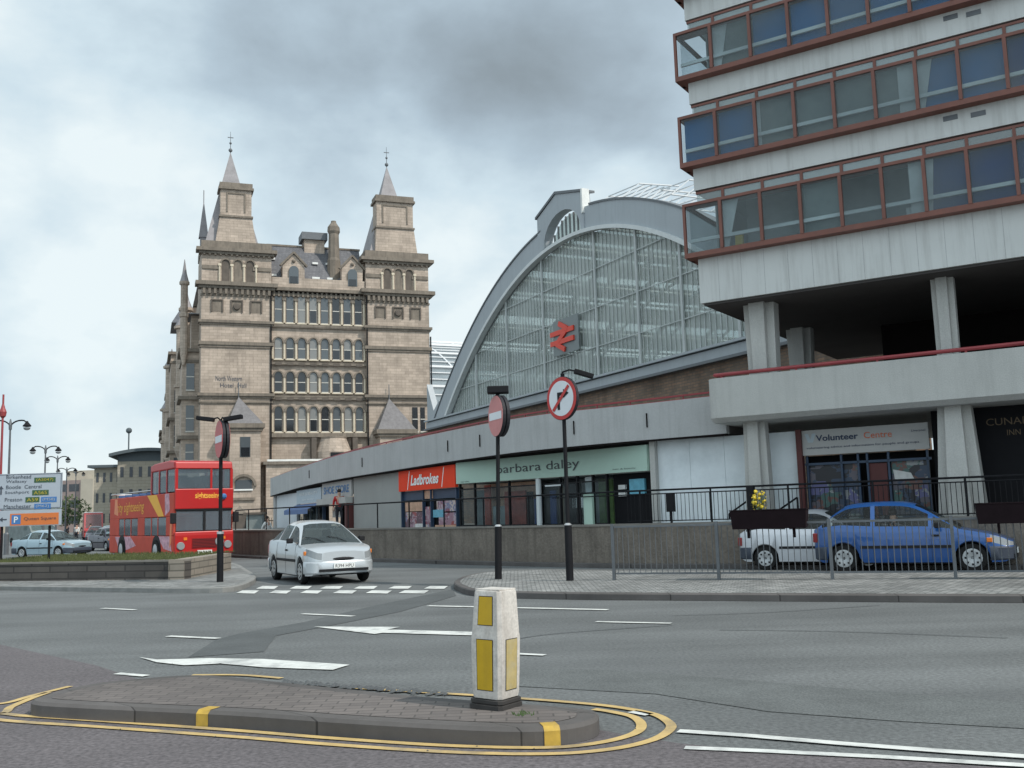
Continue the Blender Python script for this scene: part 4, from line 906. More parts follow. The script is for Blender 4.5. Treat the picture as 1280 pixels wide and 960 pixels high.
# main roof, dormers, chimneys
m = MB(); m.add([(7, .9, 26.6), (17, .9, 26.6), (17, 3.6, 31.2), (7, 3.6, 31.2), (17, 9, 31.2), (7, 9, 31.2)], [(0, 1, 2, 3), (3, 2, 4, 5)])
m.add([(.6, 7, 25.6), (23.4, 7, 25.6), (17, 9, 31.0), (7, 9, 31.0), (17, D-3, 31.0), (7, D-3, 31.0), (23.4, D, 25.6), (.6, D, 25.6)], [(0, 1, 2, 3), (1, 6, 4, 2), (6, 7, 5, 4), (7, 0, 3, 5), (3, 2, 4, 5)]); rf = m.build('roof', 'slate', ht)
m = MB(); m.box(6.9, 17.1, 3.5, 3.75, 31.15, 31.35); m.build('ridge', 'hotel_trim', rf)
for cx in (9.35, 15.6):
    m = MB(); m.prism_y([(cx-1.15, 26.6), (cx+1.15, 26.6), (cx+1.15, 28.3), (cx, 29.5), (cx-1.15, 28.3)], .35, 2.6); dm = m.build('dormer', 'hotel_stone', ht)
    m = MB(); P = [(cx-.5, 26.3), (cx+.5, 26.3), (cx+.5, 27.7)] + [(cx+.5*cos(a), 27.7+.5*sin(a)) for a in [pi*i/8 for i in range(1, 8)]] + [(cx-.5, 27.7)]; m.prism_y(P, .16, .34); m.build('dormer_window', 'hotel_pane', dm)
    m = MB(); m.box(cx-.4, cx+.4, .12, .158, 26.35, 27.05); m.build('open_sash', 'hotel_pane_dark', dm)
    m = MB(); bar(m, (cx-1.4, 28.2), (cx, 29.7), .2, .15, .6); bar(m, (cx+1.4, 28.2), (cx, 29.7), .2, .152, .602); m.blob((cx, .3, 28.75), .2); m.build('dormer_gable', 'hotel_trim', dm)
for sx, sz, w in ((7.4, 27.2, .5), (7.4, 29.3, .5), (11.8, 27.1, .8), (13.3, 27.1, .6), (11.9, 29.0, .6), (13.3, 29.0, .5)):
    yy = .9+(sz-26.6)*2.7/4.6; m = MB(); m.box(sx-w/2, sx+w/2, yy-.22, yy-.02, sz, sz+.22); m.build('rooflight', 'lead_white', rf)
m = MB(); m.lathe([(.72, 26.8), (.72, 29.4), (.62, 29.7), (.56, 32.4), (.7, 32.7), (.66, 33.2), (.3, 33.7), (.28, 33.9)], 8, (13.9, 1.9, 0)); m.build('octagonal_chimney', 'hotel_trim', ht)
m = MB(); m.box(10.9, 13.1, 3.2, 5.2, 30.2, 32.0); ch = m.build('chimney', 'hotel_stone', ht)
m = MB(); m.box(10.6, 13.4, 2.9, 5.5, 32.0, 32.8); m.build('chimney_cap', 'clad_dark', ch)
# centre windows: 8 lights in each of 4 storeys
wr = random.Random(3)
frames, cols_, ledges = MB(), MB(), MB()
rows = [(22.05, 24.95, False), (18.2, 20.45, True), (14.7, 16.85, True), (10.55, 13.2, True)]
for zi, (z0, z1, arch) in enumerate(rows):
    for k in range(8):
        cx = 7.75+k*1.21; w = .36
        mm_ = wr.choice(['hotel_pane', 'hotel_pane', 'hotel_pane_dark', 'hotel_pane_dark', 'hotel_pane_blind'])
        m = MB()
        P = [(cx-w, z0), (cx+w, z0), (cx+w, z1-w*.9)] + ([(cx+w*cos(a), z1-w+w*sin(a)) for a in [pi*i/8 for i in range(1, 8)]] if arch else [(cx+w, z1), (cx-w, z1)]) + [(cx-w, z1-w*.9)]
        m.prism_y(P, .39, .43); wd = m.build('window', mm_, ht)
        m = MB(); m.box(cx-w, cx+w, .36, .388, (z0+z1)/2-.04, (z0+z1)/2+.04); m.box(cx-w, cx+w, .34, .388, z0, z0+.09); m.build('sash', 'sash', wd)
        if wr.random() < .25: m = MB(); m.box(cx-w+.04, cx+w-.04, .37, .386, z0+.1, (z0+z1)/2-.05); m.build('open_sash', 'hotel_pane_dark', wd)
        m = MB(); m.box(cx-.5, cx+.5, .12, .44, z0-.14, z0-.02); m.build('window_ledge', 'colonnette', wd)
        if arch:
            frames.strip_y([(cx+.56*cos(a), z1-w+.5*sin(a)) for a in [pi*i/8 for i in range(9)]], [(cx+.38*cos(a), z1-w+.38*sin(a)) for a in [pi*i/8 for i in range(9)]], .22, .44)
    for k in range(9):
        cx = 7.75+(k-.5)*1.21; m = MB(); m.cyl((cx, .3, z0), (cx, .3, z1-.55), .11, n=8); m.build('colonnette', 'colonnette', ht); frames.box(cx-.18, cx+.18, .12, .44, z1-.55, z1-.34)
        frames.box(cx-.13, cx+.13, .34, .44, z0, z1-.5)
    if zi in (0, 1, 2):
        zz = z0-.95; 
        for k in range(8): cx = 7.75+k*1.21; m2_ = (cx, zz)
        frames.box(7.05, 16.95, .18, .44, z0-.50, z0-.36)
frames.box(7.05, 16.95, .22, .44, 24.5+.45, 25.2)
frames.build('window_arches', 'hotel_trim', ht); 
m = MB()
for z in (17.85, 14.2):
    for k in range(8): cx = 7.75+k*1.21; m.box(cx-.33, cx+.33, .1, .145, z-.32, z-.05)
m.build('balcony_openings', 'hotel_dark', ht)
# ornamental bay roofs on the tower feet
for x0, x1, ap, oz in ((2.4, 6.1, 3.7, 0), (17.6, 21.9, 19.3, -.6)):
    m = MB(); m.box(x0+.35, x1-.35, -1.7, 0, 0, 10.9+oz); by = m.build('bay', 'hotel_stone', ht)
    m = MB(); m.box(x0-.05, x1+.05, -2.05, .05, 10.8+oz, 11.25+oz); m.box(x0+.15, x1-.15, -1.9, .05, 10.5+oz, 10.797+oz); m.build('bay_cornice', 'hotel_trim', by)
    m = MB(); z0 = 11.25+oz; m.pyramid(x0+.1, x1-.1, -1.95, .0, z0, 14.1, ap, -.35); m.build('bay_roof', 'slate_mid', by)
    m = MB(); m.cyl((ap, -.35, 14.0), (ap, -.35, 15.6), .05, n=5); m.build('bay_finial', 'clad_dark', by)
    m = MB(); cx = (x0+x1)/2; m.box(cx-.5, cx+.5, -1.74, -1.7, 7.9+oz, 9.9+oz); bw_ = m.build('window', 'hotel_pane', by)
    m = MB(); m.box(cx-.42, cx+.42, -1.76, -1.745, 7.95+oz, 8.85+oz); m.build('open_sash', 'hotel_pane_dark', bw_)
for (x0, x1, z0, z1) in ((21.9, 22.5, 10.6, 13.2), (22.8, 23.3, 10.6, 13.2), (6.25, 7.0, 4.0, 6.0), (10.6, 11.5, 3.8, 6), (13, 13.9, 3.8, 6)):
    m = MB(); m.box(x0, x1, -.06, -.01, z0, z1); bw_ = m.build('window', 'hotel_pane_dark', ht); m = MB(); m.box(x0, x1, -.09, -.061, (z0+z1)/2-.05, (z0+z1)/2+.05); m.box(x0-.05, x1+.05, -.2, -.061, z0-.15, z0); m.build('sash', 'sash', bw_)
m = MB(); m.box(3.3, 4.9, -1.78, -1.70, 4.7, 5.6); aw = m.build('arched_window', 'hotel_pane', ht)
m = MB(); m.strip_y([(4.1+1.25*cos(a), 5.0+1.2*sin(a)) for a in [pi*i/10 for i in range(11)]], [(4.1+1.0*cos(a), 5.0+.95*sin(a)) for a in [pi*i/10 for i in range(11)]], -1.95, -1.7); m.box(3.0, 5.2, -1.9, -1.71, 3.6, 3.85); m.build('arch_moulding', 'hotel_trim', aw)
m = MB(); m.box(3.2, 5.0, -1.84, -1.79, 4.55, 4.70); m.build('white_sill', 'lead_white', aw)
# oriel and balcony over the entrance
m = MB(); m.lathe([(2.0, 7.5), (2.0, 8.4), (1.4, 9.8), (1.5, 10.0)], 16, (13.4, .4, 0)); m.build('oriel', 'hotel_stone', ht)
m = MB(); m.box(11.0, 11.5, -.7, .45, 7.5, 9.9); m.box(15.3, 15.8, -.7, .45, 7.5, 9.9); m.build('oriel_piers', 'hotel_dark', ht)
m = MB(); m.box(12.8, 14.4, -1.6, -1.5, 7.6, 8.3); m.build('oriel_window', 'hotel_pane_dark', ht)
m = MB(); m.box(6.4, 17.0, -1.75, -1.6, 7.42, 7.62); m.build('balcony_rail', 'lead_white', ht)
m = MB(); m.box(6.3, 17.3, -1.7, .45, 0, 7.1); m.build('porch', 'hotel_stone', ht)
m = MB(); m.box(6.0, 17.3, -1.95, .45, 7.1, 7.4); m.build('porch_cornice', 'hotel_trim', ht)
for a in (.62,):     # faded painted lettering, two slanting lines
    t1 = text('North Western', 'slate', ht, 2.75, -.012, 16.0, 2.6, .55, 'painted_lettering', bold=.01); t2 = text('Hotel  Hall', 'slate', ht, 3.2, -.012, 15.3, 2.6, .45, 'painted_lettering', bold=.01)
for x, z0, z1 in ((6.95, 7.5, 25.2), (17.05, 9, 25.2), (24.1, 6, 21)): m = MB(); m.cyl((x, -.1, z0), (x, -.1, z1), .08, n=6); m.build('downpipe', 'rail_black', ht)
# long front running away on the left: projecting pavilions and turrets
for t0, t1, pr, zt, zs in ((3.5, 8.5, 1.7, 19.3, 0), (26, 34, 2.3, 22.6, 0), (40, 45, 2.4, 19.0, 0), (54, 62, 2.9, 15.2, 0)):
    m = MB(); m.box(-pr, 0, t0, t1, 0, zt); m.box(-pr*.45, 0, t0+1, t1-1, zt, zt+4); pv = m.build('pavilion', 'hotel_stone', ht)
    m = MB()
    for z in (zt-.1, 14.2, 10.1, 7.0): m.box(-pr-.35, .02, t0-.35, t1+.35, z, z+.35)
    m.box(-pr-.12, 0, t0-.12, t1+.12, zt-1.2, zt-.9); m.build('pavilion_cornice', 'hotel_trim', pv)
    for z0, z1 in ((15.2, 18.0), (10.9, 13.6), (7.9, 9.6)):
        if z1 > zt-.6: continue
        m = MB(); m.box(-pr+.45, -.45, t0-.05, t0-.01, z0, z1); w_ = m.build('window', 'hotel_pane', pv)
        m = MB(); m.box(-pr+.45, -.45, t0-.08, t0-.052, (z0+z1)/2-.05, (z0+z1)/2+.05); m.box(-pr+.4, -.4, t0-.12, t0-.052, z0-.1, z0+.05); m.build('sash', 'sash', w_)
    if t0 < 40:
        m = MB(); m.pyramid(-pr, .5, t0, t1, zt+4, zt+7.0 if t0 > 20 else zt+4.6); m.build('pavilion_roof', 'slate', pv)
for t0, px_, z0, z1, r_ in ((3.2, -1.55, 19.0, 26.6, .38), (14, -1.0, 12, 26.0, .6), (20, -1.2, 10, 25.0, .7), (36, -2.0, 10, 22.5, .8), (48, -2.2, 8, 18.0, .8)):
    m = MB(); m.lathe([(r_*.4, z0-1.2), (r_, z0), (r_, (z0+z1)/2), (r_*1.3, (z0+z1)/2+.05), (r_*1.3, (z0+z1)/2+.4), (r_*.95, (z0+z1)/2+.45), (r_*.95, z1-.4), (r_*1.35, z1-.3), (r_*1.35, z1)], 10, (px_, t0, 0)); tt = m.build('turret', 'hotel_stone', ht)
    m = MB(); m.lathe([(r_*1.2, z1), (r_*.6, z1+.9), (.03, z1+2.4)], 8, (px_, t0, 0)); m.build('turret_cap', 'slate_pale', tt)
for i in range(10):
    m = MB(); y = 10+i*5; m.pyramid(-.4, .6, y-.5, y+.5, 25.4, 28.2); m.build('gablet', 'hotel_dark', ht)
# entrance gates and low dark wall in front of the hotel
gt = thing('entrance_gates', 'dark stone gate piers and railings in front of the hotel doors', 'gates', tuple(gr(300, 668)[:2])+(0,), radians(8))
gt.location = (at(312, 668, 62).x, 62, 0)
m = MB()
for x in (-3.0, -.6, 2.0, 3.6): m.box(x-.35, x+.35, -.3, .3, 0, 2.0)
m.build('piers', 'hotel_dark', gt); m = MB()
for x in (-3.0, -.6, 2.0, 3.6): m.pyramid(x-.42, x+.42, -.36, .36, 2.0, 2.5)
m.build('pier_caps', 'hotel_trim', gt); m = MB()
for i in range(44):
    x = -2.6+i*.14
    if abs(x+.6) > .3 and abs(x-2) > .3: m.cyl((x, 0, .1), (x, 0, 1.7), .02, n=4)
m.box(-2.7, 3.5, -.02, .02, 1.5, 1.55); m.build('railings', 'rail_black', gt)
kq = thing('news_kiosk', 'small kiosk with orange and pale green panels between the gate piers', 'kiosk', (at(319, 668, 58).x, 58, 0), radians(5))
m = MB(); m.box(-.45, .45, -.4, .4, 0, .95); m.build('counter', 'ad_orange', kq); m = MB(); m.box(-.45, .45, -.35, .4, .95, 1.9); m.build('booth', 'blind_grey', kq); m = MB(); m.box(-.6, .6, -.5, .5, 1.9, 2.02); m.build('canopy', 'hotel_dark', kq)

# ================================================================== FAR BUILDINGS
def far_block(name, label, x0, x1, ytop, Y0, depth, rz, m_, rows_, cols, winm='far_window', roof=None, cat='building', wz=(1.3, 1.0), ww=.6, grp=None):
    a = at(x0, ytop, Y0); b = at(x1, ytop, Y0); w = (b.x-a.x)/cos(rz) if abs(rz) < 1 else b.x-a.x; h = a.z
    r = thing(name, label, cat, (a.x, Y0, 0), rz, grp)
    m = MB(); m.box(0, w, 0, depth, 0, h); m.build('wall', m_, r)
    for j in range(rows_):
        for i in range(cols):
            cx = w*(i+.5)/cols; z = h*(j+.55)/(rows_+.25); m = MB(); m.box(cx-w/cols*ww/2, cx+w/cols*ww/2, -.06, -.01, z, z+h/rows_*.42); m.build('window', winm, r)
    if roof: m = MB(); m.box(-roof, w+roof, -roof, depth, h, h+.45); m.build('roof', 'far_roof', r)
    return r, w, h
far_block('modern_building', 'pale stone modern building with a thin flat overhanging roof left of the taller curved one', 118, 150, 585, 170, 30, radians(8), 'far_stone', 3, 4, 'far_window', .9, ww=.35)
r, w, h = far_block('modern_building', 'taller pale stone modern building with curved dark roof edge behind the bus', 147, 210, 577, 160, 30, radians(14), 'far_stone', 3, 6, 'far_window', None, ww=.35)
m = MB(); P = [(-1.2+(w+2)*i/12, h+1.6*sin(pi*(.15+.6*i/12))) for i in range(13)]; m.strip_y([(a, b+.5) for a, b in P], P, -1.2, 20); m.prism_y([(0, h)]+[(max(0, min(w, a)), b) for a, b in P]+[(w, h)], 0, 10); m.build('roof', 'far_roof', r)
m = MB(); q = at(149, 577, 160); m.cyl((1.0, 5, h), (1.0, 5, h+5.2), .12, n=6); m.blob((1.0, 5, h+5.4), .5); m.build('mast', 'far_roof', r)
r, w, h = far_block('office_building', 'distant cream office building with dark ribbon windows behind the lamps', 70, 118, 601, 260, 20, radians(-6), 'far_band', 3, 3, 'far_window', None, ww=.8)
m = MB(); m.box(w*.72, w+.5, -.8, 10, 0, h+.2); m.build('stair_tower', 'far_cream', r)
m = MB(); m.box(w*.1, w*.9, 3, 15, h, h+2.6); m.build('rooftop_plant', 'far_cream', r)
far_block('low_building', 'long low pale building far along the street at the left edge', -90, 84, 640, 320, 20, radians(2), 'far_cream', 1, 14, 'far_window', .6)
def tree(x, Y, h, rr, label):
    p = at(x, 660, Y); r = thing('street_tree', label, 'tree', (p.x, Y, 0)); m = MB(); m.cyl((0, 0, 0), (0, 0, h*.5), .18, .1); m.build('trunk', 'bark', r); m = MB(); q = random.Random(int(x))
    for i in range(900):
        v = Vector((q.gauss(0, 1), q.gauss(0, 1), q.gauss(0, 1))).normalized()*(q.random()**.4); c = Vector((v.x*rr, v.y*rr, h*.62+v.z*h*.36)); a = Vector((q.uniform(-1, 1), q.uniform(-1, 1), q.uniform(-1, 1)))*.35; b = Vector((q.uniform(-1, 1), q.uniform(-1, 1), q.uniform(-1, 1)))*.35
        m.add([c, c+a, c+b], [(0, 1, 2)])
    m.build('crown', 'leaf', r)
tree(84, 140, 6.0, 3.0, 'small green tree beyond the direction sign')

# ================================================================== VEHICLES
def lerp_tab(tab, x):
    if x <= tab[0][0]: return tab[0][1]
    for (a, va), (b, vb) in zip(tab, tab[1:]):
        if x <= b: t = (x-a)/(b-a); return va+(vb-va)*t
    return tab[-1][1]
def smooth_tab(tab, n=5):
    P = smooth_path([Vector((a, b, 0)) for a, b in tab], n); return [(p.x, p.y) for p in P]
def make_car(name, label, loc, rz, paint, L=4.0, W=1.68, belt=None, roof=None, cowl=0.95, roof0=1.65, roof1=3.2, tail=3.8, wheels=(.78, 3.3), R=.29, pillars=(1.9, 2.75), glass='car_glass', plate=None, plate_rear=None, bumper='bumper_dark', grp=None, rails=False, cat='car', driver=False, mould=True):
    """x runs from the nose (0) to the tail (L); the origin is on the ground under the middle; faces local +x"""
    r = thing(name, label, cat, loc, rz, grp)
    X = lambda x: L/2-x
    belt = smooth_tab(belt); roof_s = smooth_tab(roof, 4)
    def halfw(x):
        e = min(x, L-x); k = min(1, max(0, e)/(.62 if x < L/2 else .5)); b0 = .64 if x < L/2 else .78; return W/2*(b0+(1-b0)*sqrt(max(0, 1-(1-k)**2)))
    st_ = sorted(set([0, .03, .08, .16, .28, .42] + [round(L-v, 3) for v in (0, .03, .08, .16, .28, .42)] + [round(.42+i*.12, 3) for i in range(int((L-.84)/.12)+1)] + [round(w+R*1.17*k, 3) for w in wheels for k in (-1, -.96, -.85, -.7, -.5, -.25, 0, .25, .5, .7, .85, .96, 1)] +
        [round(p+d, 3) for p in pillars for d in (-.045, .045)] + [cowl, roof0, roof1, tail]))
    SILL = .20
    def sec(x):
        hw = halfw(x); bz = lerp_tab(belt, x); rz_ = max(lerp_tab(roof_s, x), bz+.012); e = min(x, L-x)
        zb = SILL + max(0, (.18-e))*.5
        for w in wheels:
            if abs(x-w) < R*1.17: zb = max(zb, R+sqrt(max(0, (R*1.17)**2-(x-w)**2)))
        mid = max(zb+.02, .52); green = max(0, min(1, (rz_-bz-.012)/.40))
        rw = hw*.965-(.22*green+.02)*1.0
        hgt = rz_-bz
        pts = [(hw-.07, zb), (hw-.015, zb), (hw, mid), (hw*.985, max(mid+.01, bz-(.145 if x < .5 else .10))), (hw*.955, bz), (hw*.955-.01*green-.02*(rw < hw*.9)*green, bz+.05*green), (rw+.012*green, rz_-.075*green), (rw-.06*green-.03, rz_-.012*green), (rw*.55, rz_+.022), (0, rz_+.03)]
        return pts
    paintm, glm = MB(), MB(); secs = [sec(x) for x in st_]; n = len(secs[0]); VS = []; faces_p = []; faces_g = {}
    for side in (1, -1):
        base = len(VS)
        for x, s in zip(st_, secs):
            for (y, z) in s: VS.append((X(x), y*side, z))
        for i in range(len(st_)-1):
            xm = (st_[i]+st_[i+1])/2; hg = (lerp_tab(roof_s, xm)-lerp_tab(belt, xm))
            for k in range(n-1):
                q = (base+i*n+k, base+(i+1)*n+k, base+(i+1)*n+k+1, base+i*n+k+1)
                if side < 0: q = q[::-1]
                key = None
                if k == 5 and hg > .07 and cowl-.02 < xm < tail and not any(abs(xm-p) < .05 for p in pillars): key = 'side_window'
                if k in (7, 8) and cowl < xm < roof0: key = 'windscreen'
                if k in (7, 8) and roof1 < xm < tail: key = 'rear_window'
                if k == 3 and xm < .36: key = 'headlight'
                if key: faces_g.setdefault((key, side if key in ('side_window', 'headlight') else 0, sum(xm > p for p in pillars) if key == 'side_window' else 0), []).append(q)
                else: faces_p.append(q)
        for e in (0, len(st_)-1):      # nose and tail caps
            f = [base+e*n+k for k in range(n)] + [len(VS)]; VS.append((X(st_[e]), 0, secs[e][0][1])); faces_p.append(tuple(f))
    def sub(name_, faces, m_, parent, off=0.0):
        used = sorted({i for f in faces for i in f}); mp_ = {u: k for k, u in enumerate(used)}; mb = MB(); mb.add([VS[u] for u in used], [tuple(mp_[i] for i in f) for f in faces])
        me = bpy.data.meshes.new(name_); me.from_pydata([tuple(v) for v in mb.v], [], mb.f); bm = bmesh.new(); bm.from_mesh(me); bmesh.ops.remove_doubles(bm, verts=bm.verts, dist=.002); bmesh.ops.recalc_face_normals(bm, faces=bm.faces)
        for f in bm.faces: f.smooth = True
        bm.to_mesh(me); bm.free(); me.set_sharp_from_angle(angle=radians(38)); o = bpy.data.objects.new(name_, me); C.objects.link(o); me.materials.append(MATS[m_]); o.parent = parent; return o
    sub('body', faces_p, paint, r)
    for (key, sd_, kk), f in sorted(faces_g.items()): sub(key, f, glass if key != 'headlight' else 'lamp_glass', r)
    m = MB(); m.box(X(wheels[0]+R*1.3), X(wheels[1]-R*1.3), -W/2+.08, W/2-.08, .17, .5); m.box(X(L-.12), X(.12), -W/2+.34, W/2-.34, .2, .62); m.build('underbody', 'trim_black', r)
    # wheels
    for w in wheels:
        for sd_ in (1, -1):
            y = (W/2-.10)*sd_; m = MB(); m.lathe([(R*.6, -.085), (R*.93, -.085), (R, -.05), (R, .05), (R*.93, .085), (R*.6, .085)], 24, (X(w), y, R), 'Y'); wh = m.build('wheel', 'tyre', r, smooth=True)
            m = MB(); q = [(R*.68, .07), (R*.66, .095), (R*.3, .10), (R*.12, .085), (.01, .085)]; q = q if sd_ > 0 else [(a, -b) for a, b in q]; m.lathe(q, 20, (X(w), y, R), 'Y')
            hc = m.build('hubcap', 'hubcap', wh, smooth=True); m = MB()
            for j in range(8): a = j*pi/4; m.box(X(w)+R*.46*cos(a)-.02, X(w)+R*.46*cos(a)+.02, y+.098*sd_, y+.104*sd_, R+R*.46*sin(a)-.02, R+R*.46*sin(a)+.02)
            m.build('hub_slots', 'trim_black', hc)
    # bumpers: a shell a little proud of the nose and tail
    def shell(nm, x0, x1, z0, z1, off, m_, nn=10):
        m = MB(); ring = []
        xs_ = [x0+(x1-x0)*i/nn for i in range(nn+1)]; front = x0 < L/2
        path = [(X(x), halfw(x)+off) for x in (xs_[::-1] if front else xs_)]; xe = X(0)+off if front else X(L)-off
        path += [(xe, halfw(0)+off-.05), (xe+(.02 if front else -.02), halfw(0)*.5), (xe+(.03 if front else -.03), 0)]
        full = path + [(a, -b) for a, b in path[::-1][1:]]
        for z in (z0, z0+.03, z1-.03, z1): ring.append(z)
        n2 = len(full); vs = []
        for j, z in enumerate(ring):
            k = -.02 if j in (0, 3) else 0
            for a, b in full: vs.append((a+(k if front else -k), b*(1+k), z))
        m.add(vs, [(j*n2+i, j*n2+i+1, (j+1)*n2+i+1, (j+1)*n2+i) for j in range(3) for i in range(n2-1)] + [tuple(range(3*n2, 4*n2)), tuple(range(n2-1, -1, -1))]); return m.build(nm, m_, r, smooth=True)
    fb = shell('front_bumper', .02, wheels[0]-R*1.2, .24, .52, .02, bumper); rb = shell('rear_bumper', L-.02, wheels[1]+R*1.2, .26, .54, .02, bumper)
    if mould:
        m = MB()
        for sd_ in (1, -1): m.box(X(wheels[1]-R*1.25), X(wheels[0]+R*1.25), sd_*(W/2-.012), sd_*(W/2+.012), .50, .56)
        m.build('side_moulding', 'trim_black', r)
    for sd_ in (1, -1):
        bz = lerp_tab(belt, .1)
        m = MB(); m.box(X(.50), X(.38), sd_*(halfw(.42)-.04), sd_*(halfw(.42)+.006), lerp_tab(belt, .42)-.15, lerp_tab(belt, .42)-.06); m.build('indicator', 'lamp_amber', r, bevel=.01)
        bt = lerp_tab(belt, L-.1); m = MB(); m.box(X(L-.09), X(L+.012), sd_*(halfw(L-.02)-.16), sd_*(halfw(L-.08)+.008), bt-.30, bt-.10); m.build('tail_light', 'lamp_red', r, bevel=.015)
        m = MB(); xm = roof0-.42 if False else cowl+.38; hz = lerp_tab(belt, xm); m.box(X(xm+.10), X(xm-.02), sd_*(W/2+.0), sd_*(W/2+.15), hz+.02, hz+.14); m.build('door_mirror', 'trim_black', r, bevel=.02)
        m = MB(); m.box(X(pillars[0]-.02), X(pillars[0]-.16), sd_*(W/2-.012), sd_*(W/2+.015), belt[len(belt)//2][1]-.17, belt[len(belt)//2][1]-.13); m.build('door_handle', 'trim_black', r)
    m = MB()
    for y_ in (-.05, .5): m.tube([(X(cowl+.02), y_*1.0-.1, lerp_tab(roof_s, cowl+.02)+.045), (X(cowl+.14), y_-.32, lerp_tab(roof_s, cowl+.14)+.05), (X(cowl+.20), y_-.55, lerp_tab(roof_s, cowl+.2)+.045)], .010, 4)
    m.build('wipers', 'trim_black', r)
    m = MB()
    for p in [cowl+.22] + list(pillars):
        bz = lerp_tab(belt, p)
        for sd_ in (1, -1): m.tube([(X(p), sd_*(halfw(p)-.012), .24), (X(p), sd_*(halfw(p)+.0005), .52), (X(p), sd_*(halfw(p)*.985+.0005), bz-.10), (X(p), sd_*halfw(p)*.957, bz)], .004, 4)
    m.build('door_gaps', 'trim_black', r)
    bz = lerp_tab(belt, .05)
    m = MB(); m.M = Matrix.Translation((X(.02), 0, bz-.15)) @ Matrix.Diagonal((.05, .30, .042, 1)); m.blob((0, 0, 0), 1, 16, 8); m.build('grille', 'trim_black', r)
    m = MB(); m.box(X(-.055), X(.02), -.60, .60, .29, .35); m.build('lower_grille', 'trim_black', fb)
    if plate is not None:
        m = MB(); m.box(X(-.072), X(-.05), -.26, .26, .36, .47); pl = m.build('number_plate', 'plate_white', fb)
        if plate:
            o = text(plate, 'trim_black', pl, 0, 0, 0, .44, .075); 
            for v in o.data.vertices: v.co = Vector((X(-.075), v.co.x, .415+v.co.z))
    # seats inside
    for px_, py in ((1.95, .36), (1.95, -.36), (2.85, 0)):
        m = MB(); wd = .24 if py else .62
        m.box(X(px_+.5), X(px_), py-wd, py+wd, .45, .6); m.box(X(px_+.62), X(px_+.48), py-wd, py+wd, .55, 1.02)
        if py: m.box(X(px_+.64), X(px_+.55), py-.12, py+.12, 1.04, 1.2)
        m.build('seat', 'seat_cloth', r, bevel=.03)
    m = MB(); m.box(X(cowl+.75), X(cowl+.25), -W/2+.12, W/2-.12, .6, .86); m.build('dashboard', 'trim_black', r)
    if driver:   # right hand drive: the driver sits on the near side
        fig = person('person', driver, (0, 0, 0), 0, 'cloth_dark', 'cloth_blue', seated=True)
        fig.matrix_world = r.matrix_basis @ Matrix.Translation((X(2.3), -.36, .16))
    return r

